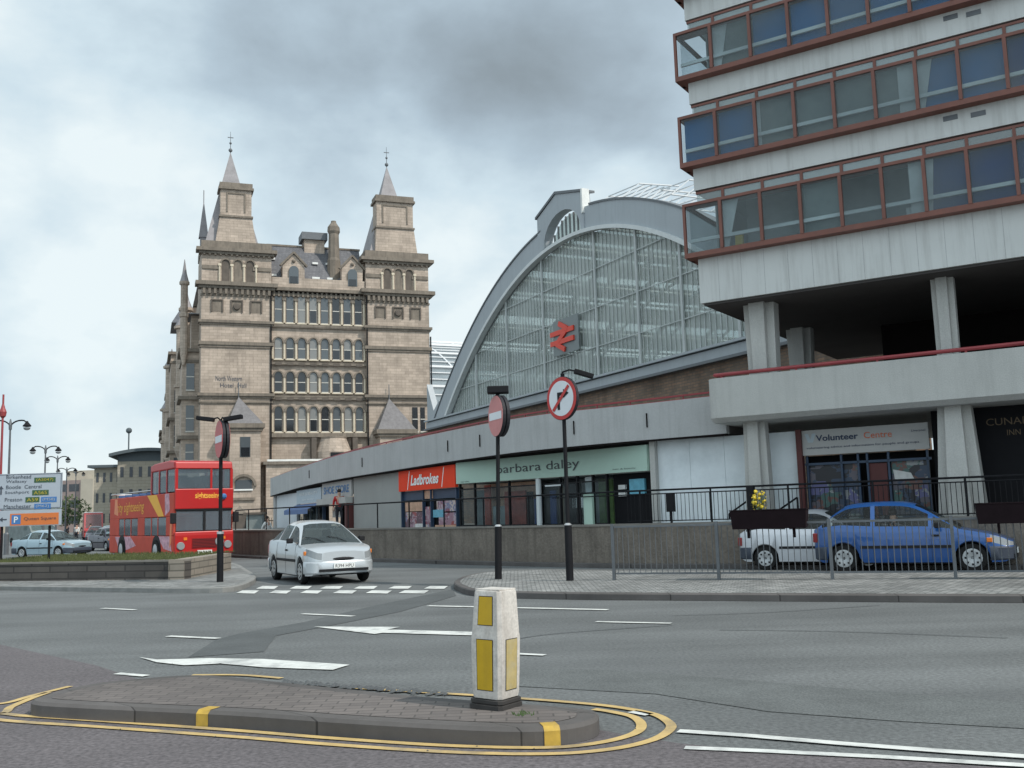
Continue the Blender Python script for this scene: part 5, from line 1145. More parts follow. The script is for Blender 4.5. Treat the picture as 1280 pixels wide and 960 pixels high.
# ------------------------------------------------------------------ people: one skinned body, clothes and hair as children
def person(name, label, loc, rz, top, legs, seated=False, stride=.12, h=1.72, cat='person', grp=None, arm_out=False):
    r = thing(name, label, cat, loc, rz, grp); k = h/1.75
    if not seated:
        J = {'pel': (0, 0, .96), 'sp': (0, 0, 1.15), 'ch': (0, .0, 1.36), 'nk': (0, .01, 1.50), 'h0': (0, -.01, 1.57), 'h1': (0, -.015, 1.70)}
        for s in (1, -1):
            J.update({f'hip{s}': (.10*s, 0, .92), f'kn{s}': (.11*s, -.10*stride*s*4-.02, .50), f'an{s}': (.11*s, stride*s*1.2, .10), f'to{s}': (.12*s, stride*s*1.2-.16, .04),
                      f'sh{s}': (.19*s, 0, 1.43), f'el{s}': (.25*s, -stride*s*.6+.03, 1.16), f'wr{s}': (.26*s, -stride*s-.08, .93), f'pa{s}': (.26*s, -stride*s-.11, .86)})
    else:       # facing local +x is forward here: seat height near .45
        J = {'pel': (0, 0, .42), 'sp': (-.03, 0, .60), 'ch': (-.06, 0, .80), 'nk': (-.06, 0, .95), 'h0': (-.05, 0, 1.01), 'h1': (-.04, 0, 1.13)}
        for s in (1, -1):
            J.update({f'hip{s}': (.03, .10*s, .42), f'kn{s}': (.42, .12*s, .48), f'an{s}': (.62, .12*s, .16), f'to{s}': (.74, .12*s, .12),
                      f'sh{s}': (-.06, .18*s, .88), f'el{s}': (.10 if s > 0 else .16, .26*s, .68 if s > 0 else .82), f'wr{s}': (.32 if s > 0 else .40, .20*s if s > 0 else -.30, .74 if s > 0 else .80), f'pa{s}': (.40 if s > 0 else .47, .18*s if s > 0 else -.29, .76 if s > 0 else .80)})
    E = [('pel', 'sp'), ('sp', 'ch'), ('ch', 'nk'), ('nk', 'h0'), ('h0', 'h1')]; Rr = {'pel': .125, 'sp': .115, 'ch': .135, 'nk': .055, 'h0': .085, 'h1': .085}
    for s in (1, -1):
        E += [('pel', f'hip{s}'), (f'hip{s}', f'kn{s}'), (f'kn{s}', f'an{s}'), (f'an{s}', f'to{s}'), ('ch', f'sh{s}'), (f'sh{s}', f'el{s}'), (f'el{s}', f'wr{s}'), (f'wr{s}', f'pa{s}')]
        Rr.update({f'hip{s}': .095, f'kn{s}': .06, f'an{s}': .042, f'to{s}': .035, f'sh{s}': .065, f'el{s}': .042, f'wr{s}': .026, f'pa{s}': .034})
        d = (Vector(J[f'pa{s}'])-Vector(J[f'wr{s}'])).normalized(); side = d.orthogonal().normalized()
        for f in range(5):
            a = Vector(J[f'pa{s}']) + side*(f-2)*.017; ln = (.05, .075, .08, .072, .055)[f]
            J[f'f{s}{f}'] = tuple(a+d*ln*.5 + (side*-.02 if f == 0 else Vector())); J[f'g{s}{f}'] = tuple(a+d*ln+side*(f-2)*.004)
            E += [(f'pa{s}', f'f{s}{f}'), (f'f{s}{f}', f'g{s}{f}')]; Rr[f'f{s}{f}'] = .009; Rr[f'g{s}{f}'] = .007
    def skin(nm, keys, edges, rad, m_, parent):
        me = bpy.data.meshes.new(nm); ix = {q: i for i, q in enumerate(keys)}; me.from_pydata([Vector(J[q])*k for q in keys], [(ix[a], ix[b]) for a, b in edges], []); o = bpy.data.objects.new(nm, me); C.objects.link(o); o.parent = parent
        mod = o.modifiers.new('skin', 'SKIN'); me.skin_vertices.new() if not me.skin_vertices else None
        for i, q in enumerate(keys): me.skin_vertices[0].data[i].radius = (rad[q]*k, rad[q]*k)
        me.skin_vertices[0].data[0].use_root = True; sb = o.modifiers.new('sub', 'SUBSURF'); sb.levels = 1; sb.render_levels = 1
        bpy.context.view_layer.update(); ev = bpy.data.meshes.new_from_object(o.evaluated_get(bpy.context.evaluated_depsgraph_get())); o.modifiers.clear(); o.data = ev; ev.materials.clear(); ev.materials.append(MATS[m_])
        for p in ev.polygons: p.use_smooth = True
        return o
    skin('body', ['pel'] + [q for q in J if q != 'pel'], E, Rr, 'skin', r)
    K1 = ['sp', 'pel', 'ch'] + [f'{q}{s}' for q in ('sh', 'el') for s in (1, -1)]; R1 = {q: Rr[q]+.018 for q in K1}
    for s in (1, -1): J[f'cu{s}'] = tuple(Vector(J[f'el{s}']).lerp(Vector(J[f'wr{s}']), .8)); K1.append(f'cu{s}'); R1[f'cu{s}'] = .042
    skin('jacket', K1, [('sp', 'pel'), ('sp', 'ch')] + [e for s in (1, -1) for e in (('ch', f'sh{s}'), (f'sh{s}', f'el{s}'), (f'el{s}', f'cu{s}'))], R1, top, r)
    K2 = ['pel'] + [f'{q}{s}' for q in ('hip', 'kn', 'an') for s in (1, -1)]; R2 = {q: Rr[q]+.014 for q in K2}
    skin('trousers', K2, [e for s in (1, -1) for e in (('pel', f'hip{s}'), (f'hip{s}', f'kn{s}'), (f'kn{s}', f'an{s}'))], R2, legs, r)
    hv = Vector(J['h1'])*k; m = MB(); m.blob(hv+Vector((-.015 if seated else 0, 0 if seated else .02, .035)), .098*k, 12, 8, .03); m.build('hair', 'hair', r, smooth=True)
    m = MB(); fx = Vector((1, 0, 0)) if seated else Vector((0, -1, 0)); sx_ = Vector((0, 1, 0)) if seated else Vector((1, 0, 0)); c0 = Vector(J['h0'])*k+Vector((0, 0, .055))
    for s in (1, -1): m.blob(c0+fx*.082+sx_*.03*s, .010, 6, 4)
    m.build('eyes', 'hair', r); m = MB(); m.blob(c0+fx*.095+Vector((0, 0, -.03)), .014, 6, 4); m.build('nose', 'skin', r)
    return r

def place(px, py, head, L, dx=0):  # centre of a car whose nose centre meets the ground at a seen point
    p = gr(px, py); return (p.x-cos(head)*(L/2+dx), p.y-sin(head)*(L/2+dx), 0)
SAL_BELT = [(0, .70), (.3, .79), (1.0, .87), (1.5, .91), (2.6, .93), (3.6, .96), (4.2, .93)]
SAL_ROOF = [(0, .71), (.95, .88), (1.0, .90), (1.75, 1.34), (2.3, 1.40), (2.9, 1.39), (3.55, 1.02), (3.65, .99), (4.2, .94)]
# blue hatchback
bw, fw = gr(1048, 714.5), gr(1199, 714.5); hd_ = atan2(fw.y-bw.y, fw.x-bw.x); mid = (bw+fw)/2
HB_BELT = [(0, .60), (.35, .74), (.95, .86), (1.5, .90), (2.6, .92), (3.4, .96), (3.85, .95), (4.0, .90)]
HB_ROOF = [(0, .62), (.95, .88), (1.02, .90), (1.80, 1.39), (2.35, 1.48), (3.05, 1.46), (3.4, 1.37), (3.85, 1.0), (4.0, .91)]
c_ = mid + Vector((-sin(hd_), cos(hd_), 0))*.74 + Vector((cos(hd_), sin(hd_), 0))*.30
make_car('parked_car' if 0 else 'car', 'blue three door hatchback with grey wheel covers driving right behind the guard rail', (c_.x+cos(hd_)*.0, c_.y, 0), hd_, 'car_blue', 4.0, 1.68, HB_BELT, HB_ROOF, .98, 1.85, 3.35, 3.8, (.78, 3.36), .29, (1.55, 2.72), 'car_glass', 'N276 DKA', driver='driver in a dark top with one arm on the door sill of the blue car').scale = (1.03, 1.03, 1.03)
# grey hatchback behind it
bw = gr(948, 712.5); c_ = bw + Vector((cos(hd_), sin(hd_), 0))*1.40 + Vector((-sin(hd_), cos(hd_), 0))*.74
GH_BELT = [(0, .62), (.35, .76), (.95, .87), (1.5, .90), (2.6, .91), (3.3, .93), (3.6, .88), (3.7, .84)]
GH_ROOF = [(0, .64), (.90, .88), (1.0, .92), (1.65, 1.33), (2.1, 1.39), (2.9, 1.37), (3.2, 1.30), (3.5, .98), (3.7, .86)]
make_car('car', 'silver grey hatchback half hidden behind the blue car', (c_.x, c_.y, 0), hd_, 'car_grey', 3.7, 1.62, GH_BELT, GH_ROOF, .95, 1.65, 3.1, 3.5, (.70, 3.05), .28, (1.5, 2.5), 'car_glass', 'M640 FKC')
# silver saloon turning out of the side road
H1 = radians(-62); make_car('car', 'silver saloon with oval grille coming out of the side road at the give way line', place(430, 730, H1, 4.1), H1, 'car_silver', 4.2, 1.70, SAL_BELT, SAL_ROOF, .98, 1.75, 2.95, 3.6, (.80, 3.33), .29, (2.1, 2.95), 'car_glass_bright', 'R394 HPU', bumper='car_silver', driver='driver in a dark jacket at the wheel of the silver saloon').scale = (.97, 1.0, 1.05)
# far traffic on the left
H2 = radians(-22); make_car('car', 'pale blue saloon under the direction sign', (-24.6, 53.5, -.05), H2, 'car_paleblue', 4.2, 1.7, SAL_BELT, SAL_ROOF, .98, 1.75, 2.95, 3.6, (.80, 3.33), .29, (2.1, 2.95), 'car_glass_bright')
p = gr(115, 692); make_car('car', 'very dark saloon with bright headlights behind the pale blue car', (p.x-1.1, p.y+5.5, 0), radians(-48), 'car_dark', 4.2, 1.7, SAL_BELT, SAL_ROOF, .98, 1.75, 2.95, 3.6, (.80, 3.33), .29, (2.1, 2.95), 'car_glass', '')
p = gr(136, 676); make_car('car', 'pale silver blue car farthest up the street left of the bus', (p.x, p.y, 0), radians(-75), 'car_paleblue', 4.0, 1.7, HB_BELT, HB_ROOF, .98, 1.85, 3.35, 3.8, (.78, 3.36), .29, (1.55, 2.72), 'car_glass_bright')
p = gr(152, 694); make_car('car', 'dark blue car close behind the red bus', (p.x-.4, p.y+3.5, 0), radians(-72), 'car_dark', 4.0, 1.68, HB_BELT, HB_ROOF, .98, 1.85, 3.35, 3.8, (.78, 3.36), .29, (1.55, 2.72), 'car_glass_bright')
p = gr(108, 678); make_car('car', 'dark grey car queueing beyond the pale blue saloon', (p.x, p.y+2, 0), radians(-70), 'car_dark', 4.0, 1.68, HB_BELT, HB_ROOF, .98, 1.85, 3.35, 3.8, (.78, 3.36), .29, (1.55, 2.72), 'car_glass_bright')
def van(label, loc, rz, body, roofm, L=5.0, H=2.3):
    r = thing('van', label, 'van', loc, rz); m = MB(); m.box(-L/2, L/2-1.0, -.95, .95, .35, H); m.prism_y([(L/2-1.0, .35), (L/2, .35), (L/2, 1.1), (L/2-.25, 1.25), (L/2-.95, H-.05), (L/2-1.0, H-.05)], -.94, .94); m.build('body', body, r, bevel=.06)
    m = MB(); m.box(-L/2+.05, L/2-1.2, -.9, .9, H+.002, H+.10); m.build('roof', roofm, r, bevel=.04)
    m = MB(); m.add([(L/2-.24, -.8, 1.30), (L/2-.24, .8, 1.30), (L/2-.90, .75, H-.15), (L/2-.90, -.75, H-.15)], [(0, 1, 2, 3)]); m.M = None; o = m.build('windscreen', 'car_glass_bright', r); o.location = (.02, 0, .02)
    for s in (1, -1):
        for x in (-L/2+.9, L/2-.9): m = MB(); m.lathe([(.2, -.1), (.34, -.1), (.34, .1), (.2, .1)], 16, (x, s*.85, .34), 'Y'); m.build('wheel', 'tyre', r)
        m = MB(); m.box(L/2-.03, L/2+.02, s*.6-.15, s*.6+.15, .75, .95); m.build('headlight', 'lamp_glass', r); m = MB(); m.box(L/2-1.6, L/2-1.0, s*.945, s*.955, 1.3, 2.0); m.build('side_window', 'car_glass', r)
    return r
p = gr(85, 677); van('red van with a white roof beyond the direction sign', (p.x, p.y+6, 0), radians(-65), 'car_red', 'car_white', 5.2, 2.9)
p = gr(60, 680); van('dark grey van behind the right edge of the direction sign', (p.x-2.2, p.y+1, 0), radians(-40), 'blind_grey', 'blind_grey', 5.0, 2.3)
p = gr(12, 678); van('white van far left beneath the direction sign', (p.x, p.y+6, 0), radians(-20), 'car_white', 'car_white', 5.0, 2.0)

# ------------------------------------------------------------------ open top double deck bus
HB = radians(-53.5); fp = gr(257, 703); BL_, BWd = 9.6, 2.5
bus = thing('double_decker_bus', 'red open top double deck sightseeing bus with yellow and orange side graphics', 'bus', (fp.x-cos(HB)*BL_/2, fp.y-sin(HB)*BL_/2, 0), HB)
bus.scale = (.95, .95, .925)
X1, X0, hw = BL_/2, -BL_/2, BWd/2; CV = 1.6      # x where the covered upper saloon ends
def bushell(mb, x0, x1, z0, z1, r_=.12): mb.box(x0, x1, -hw, hw, z0, z1)
m = MB(); bushell(m, X0, X1, .32, 1.15); m.build('lower_panels', 'bus_red_side', bus, bevel=.05)
m = MB(); m.box(X0, X1, -hw+.004, hw-.004, 1.95, 2.95); m.box(X1-1.0, X1-.02, -hw+.002, hw-.002, 1.15, 1.95); m.box(X0+.0, X0+1.6, -hw+.003, hw-.003, 1.15, 1.96); m.box(X0+4.6, X0+5.6, -hw+.003, hw-.003, 1.15, 1.96); m.build('body', 'bus_red_side', bus, bevel=.03)
m = MB()
for x in (X0+2.5, X0+3.55, X0+6.6, X0+7.5): m.box(x-.05, x+.05, -hw+.01, hw-.01, 1.15, 1.95)
m.box(X0+1.6, X1-1.0, -hw+.5, hw-.5, 1.15, 1.2); m.build('window_pillars', 'bus_red_side', bus)
for a, b in ((X0+1.6, X0+2.45), (X0+2.55, X0+3.5), (X0+3.6, X0+4.6), (X0+5.6, X0+6.55), (X0+6.65, X0+7.45), (X0+7.55, X1-1.0)):
    for s in (1, -1): m = MB(); m.box(a, b, s*(hw-.03), s*(hw-.02), 1.17, 1.93); m.build('lower_window', 'bus_glass', bus)
# front face
m = MB(); m.prism_y([(X1, .32), (X1+.10, .40), (X1+.12, 1.15), (X1+.10, 1.30), (X1, 1.32)], -hw+.03, hw-.03); m.prism_y([(X1, 1.32+.93), (X1+.10, 1.32+.93), (X1+.10, 3.10), (X1, 3.10)], -hw+.03, hw-.03)
m.prism_y([(X1, 3.95), (X1+.06, 3.95), (X1+.0, 4.22), (X1-.12, 4.28)], -hw+.05, hw-.05); m.build('front_panels', 'bus_red', bus, bevel=.03)
m = MB(); m.box(X1+.01, X1+.04, -hw+.10, hw-.10, 1.32, 2.25); m.build('windscreen', 'bus_glass', bus)
m = MB(); m.box(X1-.02, X1+.07, -.05, .05, 1.32, 2.25); m.box(X1, X1+.08, -hw+.06, hw-.06, 2.2, 2.27); m.build('windscreen_pillar', 'trim_black', bus)
m = MB(); m.box(X1-.03, X1+.02, -hw+.14, hw-.14, 3.12, 3.93); m.build('upper_windscreen', 'bus_glass', bus)
m = MB(); m.box(X1-.04, X1+.04, .25, .33, 3.1, 3.95); m.box(X1-.06, X1+.05, -hw+.04, -hw+.15, 3.1, 3.95); m.box(X1-.06, X1+.05, hw-.15, hw-.04, 3.1, 3.95); m.box(CV, CV+.12, -hw+.02, -hw+.12, 2.95, 3.95); m.box(CV, CV+.12, hw-.12, hw-.02, 2.95, 3.95)
for x in (CV+1.1, CV+2.1): m.box(x, x+.08, -hw+.02, -hw+.1, 2.95, 3.95); m.box(x, x+.08, hw-.1, hw-.02, 2.95, 3.95)
m.build('upper_pillars', 'bus_red', bus)
m = MB(); m.prism_y([(CV-.1, 3.93), (X1-.02, 3.95), (X1-.12, 4.26), (X1-.8, 4.34), (CV+.4, 4.30), (CV-.1, 4.22)], -hw+.03, hw-.03); m.build('roof', 'bus_red', bus, bevel=.06)
for a, b in ((CV+.12, CV+1.1), (CV+1.18, CV+2.1), (CV+2.18, X1-.06)):
    for s in (1, -1): m = MB(); m.box(a, b, s*(hw-.06), s*(hw-.05), 3.0, 3.93); m.build('upper_window', 'bus_glass', bus)
m = MB(); m.tube([(CV, -hw+.05, 3.15), (X0+.05, -hw+.05, 3.15), (X0+.05, hw-.05, 3.15), (CV, hw-.05, 3.15)], .03, 6); m.build('top_rail', 'steel', bus)
for i in range(5):
    for s in (.65, -.65): m = MB(); x = X0+.9+i*1.1; m.box(x, x+.45, s-.42, s+.42, 2.96, 3.0); m.box(x-.08, x, s-.42, s+.42, 2.96, 3.1); m.build('seat', 'cloth_blue', bus)
for z, x0_, x1_ in ((3.0, CV+.3, X1-.7), (1.0, X0+1.8, X1-1.6)):
    x = x0_
    while x < x1_:
        for s in (.68, -.68):
            m = MB(); m.box(x, x+.4, s-.4, s+.4, z, z+.35); m.box(x-.08, x, s-.4, s+.4, z, z+.72); m.build('inner_seat', 'seat_cloth', bus, bevel=.03)
        x += .85
m = MB(); m.box(X1-.9, X1-.75, -hw+.3, .2, 1.0, 1.9); m.box(X1-.25, X1-.1, -hw+.15, hw-.15, 1.0, 1.42); m.build('cab_partition', 'trim_black', bus)
m = MB(); m.box(X1+.045, X1+.06, -hw+.08, hw-.08, 2.16, 2.26); m.box(X1+.045, X1+.06, -hw+.08, hw-.08, 1.31, 1.35); m.build('windscreen_rubber', 'trim_black', bus)
m = MB(); m.box(X0+.1, X1-.1, -hw+.1, hw-.1, 2.90, 2.955); m.box(X0+.2, X1-.2, -.9, .9, .5, 1.0); m.build('floors', 'trim_black', bus)
for s in (1, -1):
    m = MB(); m.lathe([(.17, -.02), (.15, .03)], 16, (0, 0, 0), 'Y'); o = m.build('headlight', 'lamp_glass', bus); o.rotation_euler = (0, 0, -pi/2); o.location = (X1+.13, s*.98, .72)
    m = MB(); m.box(X1+.11, X1+.14, s*.80-.07, s*.80+.07, .95, 1.07); m.build('indicator', 'lamp_amber', bus)
    for x in (X1-2.2, X0+2.2):
        m = MB(); m.box(x-.62, x+.62, s*(hw-.02), s*(hw+.006), .32, .62); m.lathe([(.60, -.02), (.60, .008)], 20, (x, s*hw, .58), 'Y'); m.build('wheel_arch', 'trim_black', bus)
        m = MB(); m.lathe([(.3, -.12), (.48, -.12), (.50, .10), (.3, .12)] , 24, (x, s*(hw-.06), .50), 'Y'); wh = m.build('wheel', 'tyre', bus); m = MB(); m.lathe([(.30, -.125), (.12, -.14)] if s < 0 else [(.30, .125), (.12, .14)], 16, (x, s*(hw-.06), .50), 'Y'); m.build('rim', 'hubcap', wh)
    m = MB(); m.box(X1+.05, X1+.22, s*(hw+.06)-.11, s*(hw+.06)+.11, 1.65, 2.1); m.build('mirror', 'trim_black', bus, bevel=.03)
m = MB(); m.box(X1+.115, X1+.135, -.52, .52, .62, 1.02); gl = m.build('grille', 'lamp_red', bus)
m = MB()
for i in range(6): m.box(X1+.136, X1+.142, -.5, .5, .65+i*.06, .67+i*.06)
m.build('grille_slats', 'trim_black', gl)
m = MB(); m.box(X1+.11, X1+.16, -.30, .30, .38, .52); m.build('number_plate', 'plate_white', bus)
m = MB(); m.lathe([(.2, -.02), (.18, .03)], 16, (0, 0, 0), 'Y'); o = m.build('badge', 'hubcap', bus); o.rotation_euler = (0, 0, -pi/2); o.location = (X1+.13, .70 if 0 else .62, .86)
def side_text(body, mt, x, z, w, h, s=-1):
    o = text(body, mt, bus, 0, 0, 0, w, h, shear=.15)
    for v in o.data.vertices: v.co = Vector((x+v.co.x, s*(hw+.003)+v.co.y*0, z+v.co.z))
side_text('city sightseeing', 'bus_yellow', X0+3.4, 2.42, 4.3, .6)
m = MB(); m.prism_y([(X1-3.6, 2.93), (X1-2.3, 2.93), (X1-1.25, 1.98), (X1-2.0, 1.98)], -hw-.004, -hw+.01); m.build('yellow_stripe', 'bus_yellow', bus)
m = MB(); m.prism_y([(X1-1.15, 2.93), (X1-.6, 2.93), (X1-.5, 2.2), (X1-1.1, 2.0)], -hw-.004, -hw+.01); m.prism_y([(X0+1.0, 1.1), (X0+3.5, 1.12), (X0+4.4, .7), (X0+3.0, .5), (X0+1.6, .6)], -hw-.004, -hw+.01); m.prism_y([(X1-2.1, 1.13), (X1-.5, 1.13), (X1-.2, .5), (X1-1.2, .6)], -hw-.004, -hw+.01); m.build('lilac_graphic', 'bus_lilac', bus)
m = MB(); m.prism_y([(X0+.9, 2.9), (X0+1.3, 2.9), (X0+1.5, 2.1), (X0+.8, 2.2)], -hw-.004, -hw+.01); m.prism_y([(X1-.4, 1.9), (X1-.2, 1.9), (X1-.25, .9), (X1-.5, .6)], -hw-.0045, -hw+.01); m.build('orange_graphic', 'bus_orange', bus)
o = text('sightseeing', 'bus_yellow', bus, 0, 0, 0, 1.05, .32, bold=.02)
for v in o.data.vertices: v.co = Vector((X1+.106, .12+v.co.x, 2.78+v.co.z))
m = MB(); m.blob((X1+.11, .80, 2.76), .13, 8, 5); m.build('logo_blob', 'sign_blue', bus)

# ================================================================== STREET FURNITURE
# white plastic bollard, slightly twisted and battered
b0 = gr(620, 883, .128); bo = thing('traffic_bollard', 'tall dirty white plastic traffic bollard with yellow reflective panels on a black foot', 'bollard', (b0.x, b0.y, .128), radians(-38))
bo.rotation_euler = (radians(-.6), radians(1.2), radians(-34)); bo.scale = (.86, .86, .865)
def ring_box(mb, levels):
    vs = []
    for (hx, hy, z) in levels:
        c = .03
        vs += [(hx-c, -hy, z), (hx, -hy+c, z), (hx, hy-c, z), (hx-c, hy, z), (-hx+c, hy, z), (-hx, hy-c, z), (-hx, -hy+c, z), (-hx+c, -hy, z)]
    n = len(levels); mb.add(vs, [(k*8+i, k*8+(i+1) % 8, (k+1)*8+(i+1) % 8, (k+1)*8+i) for k in range(n-1) for i in range(8)] + [tuple(range(7, -1, -1)), tuple((n-1)*8+i for i in range(8))])
m = MB(); ring_box(m, [(.150, .150, .085), (.157, .157, .13), (.162, .162, .35), (.165, .165, .585), (.160, .160, .62), (.154, .154, .75), (.143, .143, .965), (.138, .138, .985), (.09, .09, .992)]); m.build('shell', 'bollard_white', bo, smooth=True, bevel=.004)
m = MB(); ring_box(m, [(.175, .175, 0), (.175, .175, .035), (.160, .160, .04), (.168, .168, .05), (.168, .168, .075), (.155, .155, .08)]); m.build('base', 'bollard_base', bo)
m = MB(); m.box(-.128, .128, -.128, .128, .986, .998); m.build('top_plate', 'bollard_white', bo, bevel=.004)
def panel(pts, dn, face, mt, nm):
    """pts in (u, z, depth) on face: 0 = -y, 1 = +x"""
    for grow, extra, mm_ in ((.006, .0015, 'rubber'), (0, .0035, mt)):
        m = MB(); cu_ = sum(p[0] for p in pts)/len(pts); cz_ = sum(p[1] for p in pts)/len(pts); q = []
        for u, z, d in pts:
            u2 = u+(grow if u > cu_ else -grow); z2 = z+(grow if z > cz_ else -grow); dd = d+extra
            q.append((u2, -dd, z2) if face == 0 else (dd, u2, z2) if face == 1 else (-dd, -u2, z2))
        m.add(q, [(0, 1, 2, 3)]); o = m.build(nm if mm_ != 'rubber' else 'panel_edge', mm_, bo)
for fc in (0, 1, 2):
    if fc != 1: panel([(-.075, .70, .1575), (.075, .70, .1575), (.068, .935, .1455), (-.068, .935, .1455)], 0, fc, 'bollard_yellow', 'reflective_panel')
    panel([(-.078, .16, .160), (.078, .16, .160), (.082, .575, .167), (-.082, .575, .167)], 0, fc, 'bollard_yellow' if fc != 1 else 'bollard_yellow_faded', 'reflective_panel')
# crumbled asphalt and grit against the back of the island
m = MB(); q_ = random.Random(9)
for i in range(260):
    x = q_.uniform(352, 560) if i < 200 else q_.uniform(60, 840); y = (854+(x-352)*.075) if i < 200 else q_.uniform(760, 950); p = gr(x, y+q_.gauss(0, 1.2)); rr = q_.uniform(.008, .035) if i < 200 else q_.uniform(.004, .010)
    n = 5; m.add([(p.x+rr*cos(6.28*k/n+i)*q_.uniform(.6, 1.4), p.y+rr*sin(6.28*k/n+i)*q_.uniform(.6, 1.4), .014) for k in range(n)] + [(p.x, p.y, .014+rr*.5)], [(k, (k+1) % n, n) for k in range(n)])
tag(m.build('road_grit', 'tar'), 'dark crumbled asphalt grit lying behind the traffic island', 'grit', kind='stuff')
# litter on the island
m = MB(); q = gr(655, 893, .13); 
for i in range(26): a = random.uniform(0, 6.28); rr = random.uniform(0, .09); m.add([(q.x+rr*cos(a), q.y+rr*sin(a), .129), (q.x+rr*cos(a)+.012, q.y+rr*sin(a), .129), (q.x+rr*cos(a)+random.uniform(-.02, .02), q.y+rr*sin(a), .129+random.uniform(.01, .035))], [(0, 1, 2)])
tag(m.build('weeds', 'plant_green'), 'tiny tuft of weeds growing between island pavers by the bollard', 'weeds', kind='stuff')

def disc(root, z, dia, rz, face, off=0.03, nm='sign_plate', ring=None, back='disc_back', yoff=0.0):
    M_ = Matrix.Rotation(rz, 4, 'Z')
    m = MB(); m.M = M_; m.lathe([(dia/2-.01, -.05+yoff), (dia/2, -.045+yoff), (dia/2, .02+yoff), (dia/2-.01, .025+yoff)], 32, (0, 0, z), 'Y'); p_ = m.build(nm, back, root)
    m = MB(); m.M = M_; m.lathe([(dia/2-.012, -.057+yoff), (dia/2-.012, -.052+yoff)], 32, (0, 0, z), 'Y'); m.build('sign_face', face, p_); return p_, M_
def arm_lamp(root, z, rz, side, ln=.35, hood=.42):
    M_ = Matrix.Rotation(rz, 4, 'Z'); m = MB(); m.M = M_; m.tube([(0, 0, z-.12), (0, 0, z), (side*ln*.5, -.1, z+.06), (side*ln, -.16, z+.03)], .018, 6); a = m.build('lamp_arm', 'rail_black', root)
    m = MB(); m.M = M_ @ Matrix.Translation((side*ln, -.18, z+.0)) @ Matrix.Rotation(radians(-8*side), 4, 'Y'); m.box(0, side*hood, -.09, .09, -.05, .05); m.build('lamp_hood', 'rail_black', a, bevel=.015)
def pole(root, h, r_=.038, sleeve=1.05, rs=.075, lean=(0, 0)):
    m = MB(); m.cyl((0, 0, 0), (lean[0], lean[1], h), r_, n=12); m.build('pole', 'rail_black', root, smooth=True)
    if sleeve:
        m = MB(); m.cyl((0, 0, 0), (lean[0]*sleeve/h, lean[1]*sleeve/h, sleeve), rs, n=14); sl = m.build('sleeve', 'rail_black', root, smooth=True); m = MB(); m.lathe([(rs+.004, sleeve-.01), (rs+.004, sleeve), (r_+.005, sleeve+.035)], 14, (lean[0]*sleeve/h, lean[1]*sleeve/h, 0)); m.build('collar', 'steel', sl)
def zat(px, py, base):  # height of a seen point standing over base
    d = ray(px, py); t = hypot(base.x, base.y)/hypot(d.x, d.y); return EYE+d.z*t
def no_entry(label, px, py, cy, dia, rz, topy, face, lean=(0, 0), lamps=(), hood=False, zb=.12, yb=None):
    b = gr(px, py, zb); r = thing('road_sign', label, 'road sign', (b.x, b.y, zb)); cz = zat(px, cy, b)-zb; h = zat(px, topy, b)-zb
    pole(r, h, .045, 1.15, .078, lean); q = thing_e = r
    lx, ly = lean[0]*cz/h, lean[1]*cz/h
    p_, M_ = disc(r, cz, dia, rz, face); 
    m = MB(); m.M = M_; m.box(-dia*.40, dia*.40, -.064, -.058, cz-dia*.09, cz+dia*.09); m.build('white_bar', 'disc_white', p_)
    d2, M2 = disc(r, cz, dia, rz+pi, 'disc_red' if face == 'disc_red' else 'disc_back', nm='back_plate', yoff=-.07)
    for o in (p_, d2): o.location = (lx, ly, 0)
    return r, cz, h, lx, ly
r, cz, h, lx, ly = no_entry('red no entry sign with twin lamp arms on a black post beside the raised bed', 275, 727.5, 549, .93, radians(-62), 528, 'disc_red')
arm_lamp(r, h+.05, radians(0), -1, .12, .42); arm_lamp(r, h+.05, 0, 1, .12, .45)
m = MB(); m.lathe([(.085, 1.14), (.085, 1.2)], 12); m.build('clamp', 'steel', r)
r, cz, h, lx, ly = no_entry('leaning black post with a faded pink no entry sign turned edge on', 623, 724, 520, .93, radians(-68), 492, 'disc_pink', lean=(.10, 0))
m = MB(); m.box(lx-.22, lx+.26, -.16, .16, h+.0, h+.16); m.build('lamp_hood', 'rail_black', r, bevel=.02)
b = gr(712.5, 726, .12); r = thing('road_sign', 'round no right turn sign with red ring on a black post', 'road sign', (b.x, b.y, .12)); cz = zat(706, 498, b)-.12; h = zat(704, 467, b)-.12
pole(r, h, .042, 1.15, .078); p_, M_ = disc(r, cz, .93, radians(-50), 'disc_red')
m = MB(); m.M = M_; m.lathe([(.375, -.063), (.375, -.058)], 32, (0, 0, cz), 'Y'); m.build('white_field', 'disc_white', p_)
m = MB(); m.M = M_; m.box(-.11, -.04, -.072, -.064, cz-.24, cz+.13); m.box(-.11, .10, -.073, -.0641, cz+.06, cz+.13); m.prism_y([(.08, cz+.0), (.24, cz+.095), (.08, cz+.19)], -.074, -.0642); m.build('black_arrow', 'trim_black', p_)
m = MB(); m.M = M_; bar(m, (-.25, cz-.25), (.25, cz+.25), .07, -.079, -.075); m.build('red_slash', 'disc_red', p_)
m = MB(); m.tube([(0, 0, h-.1), (0, 0, h+.03), (.14, -.12, h+.06), (.26, -.2, h+.02)], .018, 6); a_ = m.build('lamp_arm', 'rail_black', r); m = MB(); m.M = Matrix.Translation((.24, -.2, h+.02)) @ Matrix.Rotation(radians(18), 4, 'Y'); m.box(0, .42, -.08, .08, -.05, .05); m.build('lamp_hood', 'rail_black', a_, bevel=.015)

